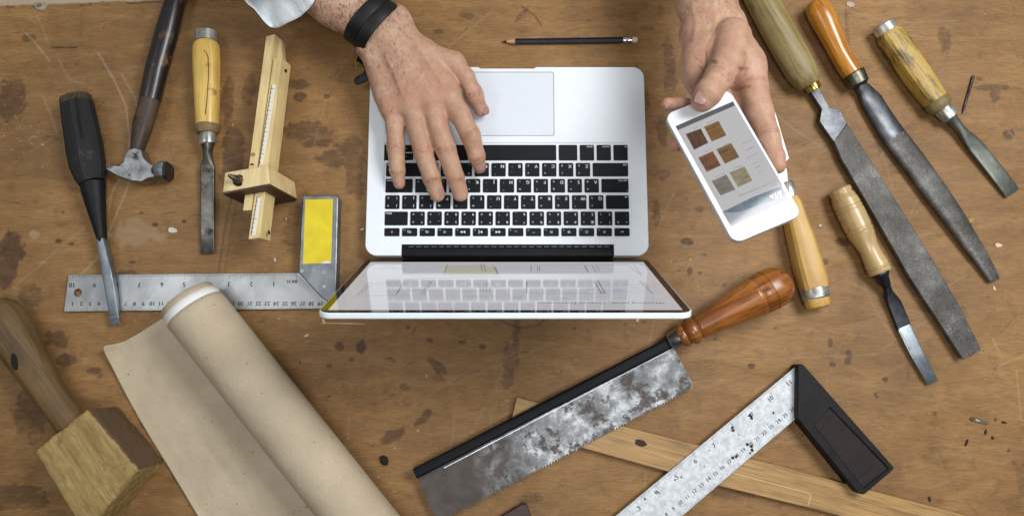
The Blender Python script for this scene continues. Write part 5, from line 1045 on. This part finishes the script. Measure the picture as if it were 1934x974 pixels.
def phone_hand():
    thb = [J(1382,72,148,74), J(1376,112,160,62), J(1358,146,174,54), J(1338,176,183,50), J(1327,190,181.5,44)]
    ix = [J(1408,122,146,66), J(1420,165,150,58), J(1434,210,158,50), J(1450,258,164,44), J(1463,298,170,37), J(1468,313,172.5,33)]
    mi = [J(1385,130,142,60), J(1400,190,140,48), J(1370,245,140,40), J(1310,268,148,34), J(1276,272,157,29)]
    ri = [J(1355,130,142,58), J(1360,175,138,44), J(1330,205,142,36), J(1285,198,152,25), J(1260,196.5,157,23.5)]
    wr = P(1347,58,128); wl = P(1318,66,128); w2 = P(1374,50,126); a0 = P(1333,0,118); a1 = P(1322,-130,108); a2 = P(1305,-260,100)
    palm = [(wr, mi[0][0], 17, 15, 12), (w2, ix[0][0], 16, 16, 12), (wl, P(1322,140,138), 15, 14, 12), (P(1322,140,138), ri[0][0], 14, 14, 10), (ri[0][0], mi[0][0], 14, 15, 10), (mi[0][0], ix[0][0], 15, 16, 10), (P(1315,110,136), P(1325,168,138), 13, 12, 10), (P(1400,95,146), P(1418,140,148), 13, 14, 9), (P(1340,95,140), P(1365,120,142), 16, 15, 12)]
    thumb = chain(thb[:2], 9) + chain(thb[1:], 4)
    arm = [(wr, a0, 26.5, 28.5, 12, 1.25, (0, .1, 1)), (wl, w2, 15, 15, 12), (a0, a1, 28.5, 36, 14, 1.15, (0, .1, 1)), (a1, a2, 36, 42, 14, 1.1, (0, 0, 1))]
    groups = [(8, palm + arm), (3.0, thumb), (5, chain(ix, 4)), (4, chain(mi, 4)), (4, chain(ri, 4))]
    # keep the flesh out of the phone
    lo = np.array([135.0, 20, 60]); hi = np.array([310.0, 520, 215]); 
    cuts = []
    V, F_ = sdf_mesh(groups, 1.25, lo, hi, cuts); V = relax(V, F_, 2); N = normals(V, F_); D_ = np.zeros(len(V)); FL = np.zeros(len(V)); CR = np.zeros(len(V)); UP = np.array([0, -.1, 1.0])
    crease(V, N, D_, FL, CR, thb[2][0] + (thb[3][0] - thb[2][0]) * .25, thb[3][0] - thb[1][0], 15, .5, UP, (-3, -1, 1, 3), .12); flushspot(V, FL, thb[4][0], 11, .45)
    flushspot(V, FL, ix[5][0], 16, .4); flushspot(V, FL, mi[4][0], 12, .75); flushspot(V, FL, ri[4][0], 10, .45); flushspot(V, FL, P(1390,140,155), 10, .5); flushspot(V, FL, P(1315,120,145), 16, .35)
    for c, d, r in ((ix[1][0], ix[2][0] - ix[0][0], 16), (ix[3][0], ix[4][0] - ix[2][0], 13)): crease(V, N, D_, FL, CR, c, d, r, .35, UP, (-1.2, 1.2), .2)
    def fold(pts, z, w=1.1, h=1.1, cr=.55):
        Q = [P(x, y, z) for x, y in pts]; best = np.full(len(V), 1e9)
        for p, q in zip(Q[:-1], Q[1:]):
            e = (q - p)[:2]; t = np.clip(((V[:, 0] - p[0]) * e[0] + (V[:, 1] - p[1]) * e[1]) / (e @ e), 0, 1); best = np.minimum(best, np.hypot(V[:, 0] - p[0] - t * e[0], V[:, 1] - p[1] - t * e[1]))
        k = np.exp(-(best / w) ** 2) * (N[:, 2] > .1); D_[:] -= h * k; CR[:] = np.maximum(CR, cr * k)
    fold([(1334,98),(1335,118),(1337,135)], 158, 1.1, 1.2); fold([(1318,130),(1328,140),(1334,146)], 150); fold([(1310,110),(1322,122)], 150, 1, .8, .35); fold([(1385,143),(1395,139),(1405,135)], 158, 1.2, 1.2, .6); fold([(1378,163),(1392,168),(1408,170)], 156, 1.2, 1.0, .55)
    fold([(1350,60),(1338,78),(1330,95)], 150, 1.0, .5, .2); fold([(1397,115),(1406,108)], 158, 1.0, .6, .3); fold([(1320,62),(1345,66),(1372,62)], 145, .9, .4, .15)
    vein(V, N, D_, [(1312,0),(1316,40),(1310,80)], 148, 2.2, .7); vein(V, N, D_, [(1350,-20),(1352,30),(1345,70)], 150, 2.4, .8)
    D_ += (fbm(V[:, 0], V[:, 1] + V[:, 2] * .7, 9, 31) - .5) * .9; V = V + N * D_[:, None]
    # press the skin against the phone faces instead of through them
    R_ = np.array([[.922, -.384, -.056], [.388, .909, .153], [-.008, -.163, .987]]); og = np.array([203.68, 59.67, 178.01]); U = (V - og) @ R_
    ins = (np.abs(U[:, 0]) < 33.7) & (np.abs(U[:, 1]) < 69.2); tz = (thb[3][0] - og) @ R_
    T0 = nrm(thb[4][0] - thb[2][0]); near = np.min([np.linalg.norm(V - (thb[2][0] + (thb[4][0] - thb[2][0]) * t), axis=1) for t in np.linspace(0, 1.1, 8)], axis=0) < 19
    up_ = ins & near & (U[:, 2] > -3.5) ; U[up_, 2] = np.maximum(U[up_, 2], .25); dn = ins & ~up_; U[dn, 2] = np.minimum(U[dn, 2], -7.25); V = U @ R_.T + og
    o = body_part('arm', V, F_, FL, CR, 'hand holding the phone with its thumb on the front')
    c, r = thb[4]; d = nrm(np.array([-.35, -1.0, -.1])); up = nrm(np.array([-.3, -.45, 1.0])); up = nrm(up - (up @ d) * d); q = P(1322,192,c[2]) - c; q = q - (q @ up) * up
    nail(o, c + q + up * (math.sqrt(max(1, r * r - min(.6 * r * r, q @ q))) + .1), d, up, 13, 11.5, r * 1.05)
    c, r = ri[4]; d = nrm(c - ri[3][0]); up = nrm(np.array([0, -1.0, .35])); nail(o, c + d * 1 + up * (r - .1), d, up, 8, 7, r)
    def m1(V, N): return np.clip((V[:, 1] - P(1340,75,140)[1]) / 25, 0, 1) * (N[:, 2] > -.2) * (np.abs(V[:, 0] - a0[0]) > 4) * (V[:, 1] < a1[1] - 0) * (.3 + fbm(V[:, 0], V[:, 1], 18, 5))
    hairs(o, V, normals(V, F_), m1, 900, np.array([.1, -1, -.1]), 9, (3, 7), .09)
phone_hand()

def sleeve_and_band():
    Wc, e0, e1, e2 = HW
    cl = NT('shirt_cotton'); vb = cl.coord(); wv = cl.noise(vb, 900, 2, .6); c_ = cl.mix(cl.noise(vb, 30, 4), '#dbe4ea', '#eef3f5'); c_ = cl.mix(.25, c_, cl.ramp(wv, [(.35, .8), (.65, 1.1)]), 'MULTIPLY')
    cl.p(Base_Color=c_, Roughness=.85, Sheen_Weight=.2); cl.bump(cl.math('ADD', cl.noise(vb, 45, 5, .6), cl.math('MULTIPLY', wv, .3)), .6, .003)
    # cuff ring: traced silhouette points of the open end, rest of the tube follows the forearm up out of frame
    d = nrm(e2 - e1); end = [P(600,-12,88), P(594,1,92), P(584,15,86), P(568,32,76), P(543,45,66), P(519,57,56), P(507,44,58), P(496,31,62), P(482,19,68), P(456,4,76), P(462,-40,104), P(520,-70,128), P(580,-60,124), P(604,-34,104)]
    n_ = len(end); rings = [[p - PO for p in end]]; rr = np.random.default_rng(8)
    for s_, k in ((18, 1.03), (45, .98), (85, .95), (140, .92), (220, .92)):
        c0 = sum(end) / n_; c1 = c0 + d * s_ * 1.0; tgt = e1 + d * (s_ + 10); mixk = min(1, s_ / 50)
        cc = c1 * (1 - mixk) + tgt * mixk; ring = []
        for j, p in enumerate(end):
            v = p - c0; v = v - (v @ d) * d; L_ = np.linalg.norm(v); L_ = L_ * (1 - mixk) + 60 * mixk; ring.append(cc + nrm(v) * L_ * k * (1 + .05 * math.sin(j * 2.3 + s_ * .1)) + (d * ((p - c0) @ d)) * (1 - mixk) - PO)
        rings.append(ring)
    V = [p for r_ in rings for p in r_]; f = [(i * n_ + j, i * n_ + (j + 1) % n_, (i + 1) * n_ + (j + 1) % n_, (i + 1) * n_ + j) for i in range(len(rings) - 1) for j in range(n_)]
    o = mkobj('shirt_sleeve', MB().add(V, f), cl.m, person, sharp=180)
    m = o.modifiers.new('sub', 'SUBSURF'); m.levels = m.render_levels = 3; o.data.update()
    tx = bpy.data.textures.new('fold', 'CLOUDS'); tx.noise_scale = .035; tx.noise_depth = 2; m = o.modifiers.new('disp', 'DISPLACE'); m.texture = tx; m.strength = .012; m.texture_coords = 'LOCAL'
    m = o.modifiers.new('solid', 'SOLIDIFY'); m.thickness = .0012; m.offset = 0
    # other sleeve, outside the frame
    b1 = P(1322,-130,108); b2 = P(1305,-260,100); mb = MB(); mb.loft([(*(b1 + (b2 - b1) * .2 - PO), 100, 84), (*(b1 + (b2 - b1) * .5 - PO), 108, 90), (*(b2 - PO), 112, 96), (*(b2 + (b2 - b1) * .5 - PO), 118, 100)], 28, caps=False)
    o = mkobj('shirt_sleeve', mb, cl.m, person, solid=1.2)
    # two leather bands round the wrist
    lm = NT('black_leather'); lm.p(Base_Color=(.008, .0075, .008, 1), Roughness=.45, Specular_IOR_Level=.3); lm.bump(lm.noise(lm.coord(), 700, 4, .7), .25, .0004)
    ax_ = nrm(P(722,58,50) - P(640,0,62)); O = P(705,46,52); e = bpy.data.objects.new('leather_bracelet', None); C.objects.link(e); e.location = tuple(O * MM)
    tag(e, 'black double strap leather bracelet with a small brass buckle, worn on the typing wrist', 'bracelet')
    sd = nrm(np.cross((0, 0, 1), ax_)); up = np.cross(ax_, sd)
    def band(c, rx, rz, w, name, t=2.4, tilt=0.0, a0=0, a1=2 * math.pi, par=None):
        n = 64; mb = MB(); full = abs(a1 - a0 - 2 * math.pi) < .01; m_ = n if full else n + 1; V = []
        for i in range(m_):
            a = a0 + (a1 - a0) * i / n; rd = sd * math.cos(a) * rx + up * math.sin(a) * rz; nr = nrm(sd * math.cos(a) / rx + up * math.sin(a) / rz); sh = ax_ * (tilt * math.cos(a) + 1.2 * math.sin(2 * a))
            for u, v in ((-.5, 0), (-.46, .8), (-.3, 1), (.3, 1), (.46, .8), (.5, 0), (.46, -.6), (-.46, -.6)): V.append(c + rd + sh + ax_ * u * w + nr * v * t / 2 - O)
        f = [(i * 8 + k, i * 8 + (k + 1) % 8, ((i + 1) % m_) * 8 + (k + 1) % 8, ((i + 1) % m_) * 8 + k) for i in range(n if full else n) for k in range(8)]
        return mkobj(name, mb.add(V, f), lm.m, e, sharp=50)
    band(P(694,36,55), 31.5, 26.5, 14.5, 'strap', tilt=2, t=3.4); band(P(711,51,54), 31.5, 25.0, 13.5, 'strap', tilt=1, t=3.4)
    br = plain('brass', '#c9a24a', .25, metal=1, var=.1)
    def rod(p, q, r, name='buckle', m_=None): return mkobj(name, MB().loft([(*(p - O), r * 2, r * 2), (*(q - O), r * 2, r * 2)], 10), m_ or br, e)
    A = [P(655,103,34), P(671,118,34), P(690,121,30)]
    mb = MB(); mb.loft([(*(p - O), 1.7, 1.7) for p in A + [P(684,126,24), P(664,122,24)]], 8); mkobj('buckle', mb, br, e)
    rod(P(671,112,34), P(673,128,30), .8, 'buckle_pin')
    tl = MB().loft([(*(P(676,108,38) - O), 9, 2.2, 4), (*(P(690,118,30) - O), 9.5, 2.2, 4), (*(P(697,132,22) - O), 10, 2.4, 4), (*(P(690,146,17) - O), 10, 2.4, 4), (*(P(676,153,15) - O), 10, 2.2, 4), (*(P(670,155,14) - O), 6, 2, 3)], 12); mkobj('strap_tail', tl, lm.m, e)
sleeve_and_band()
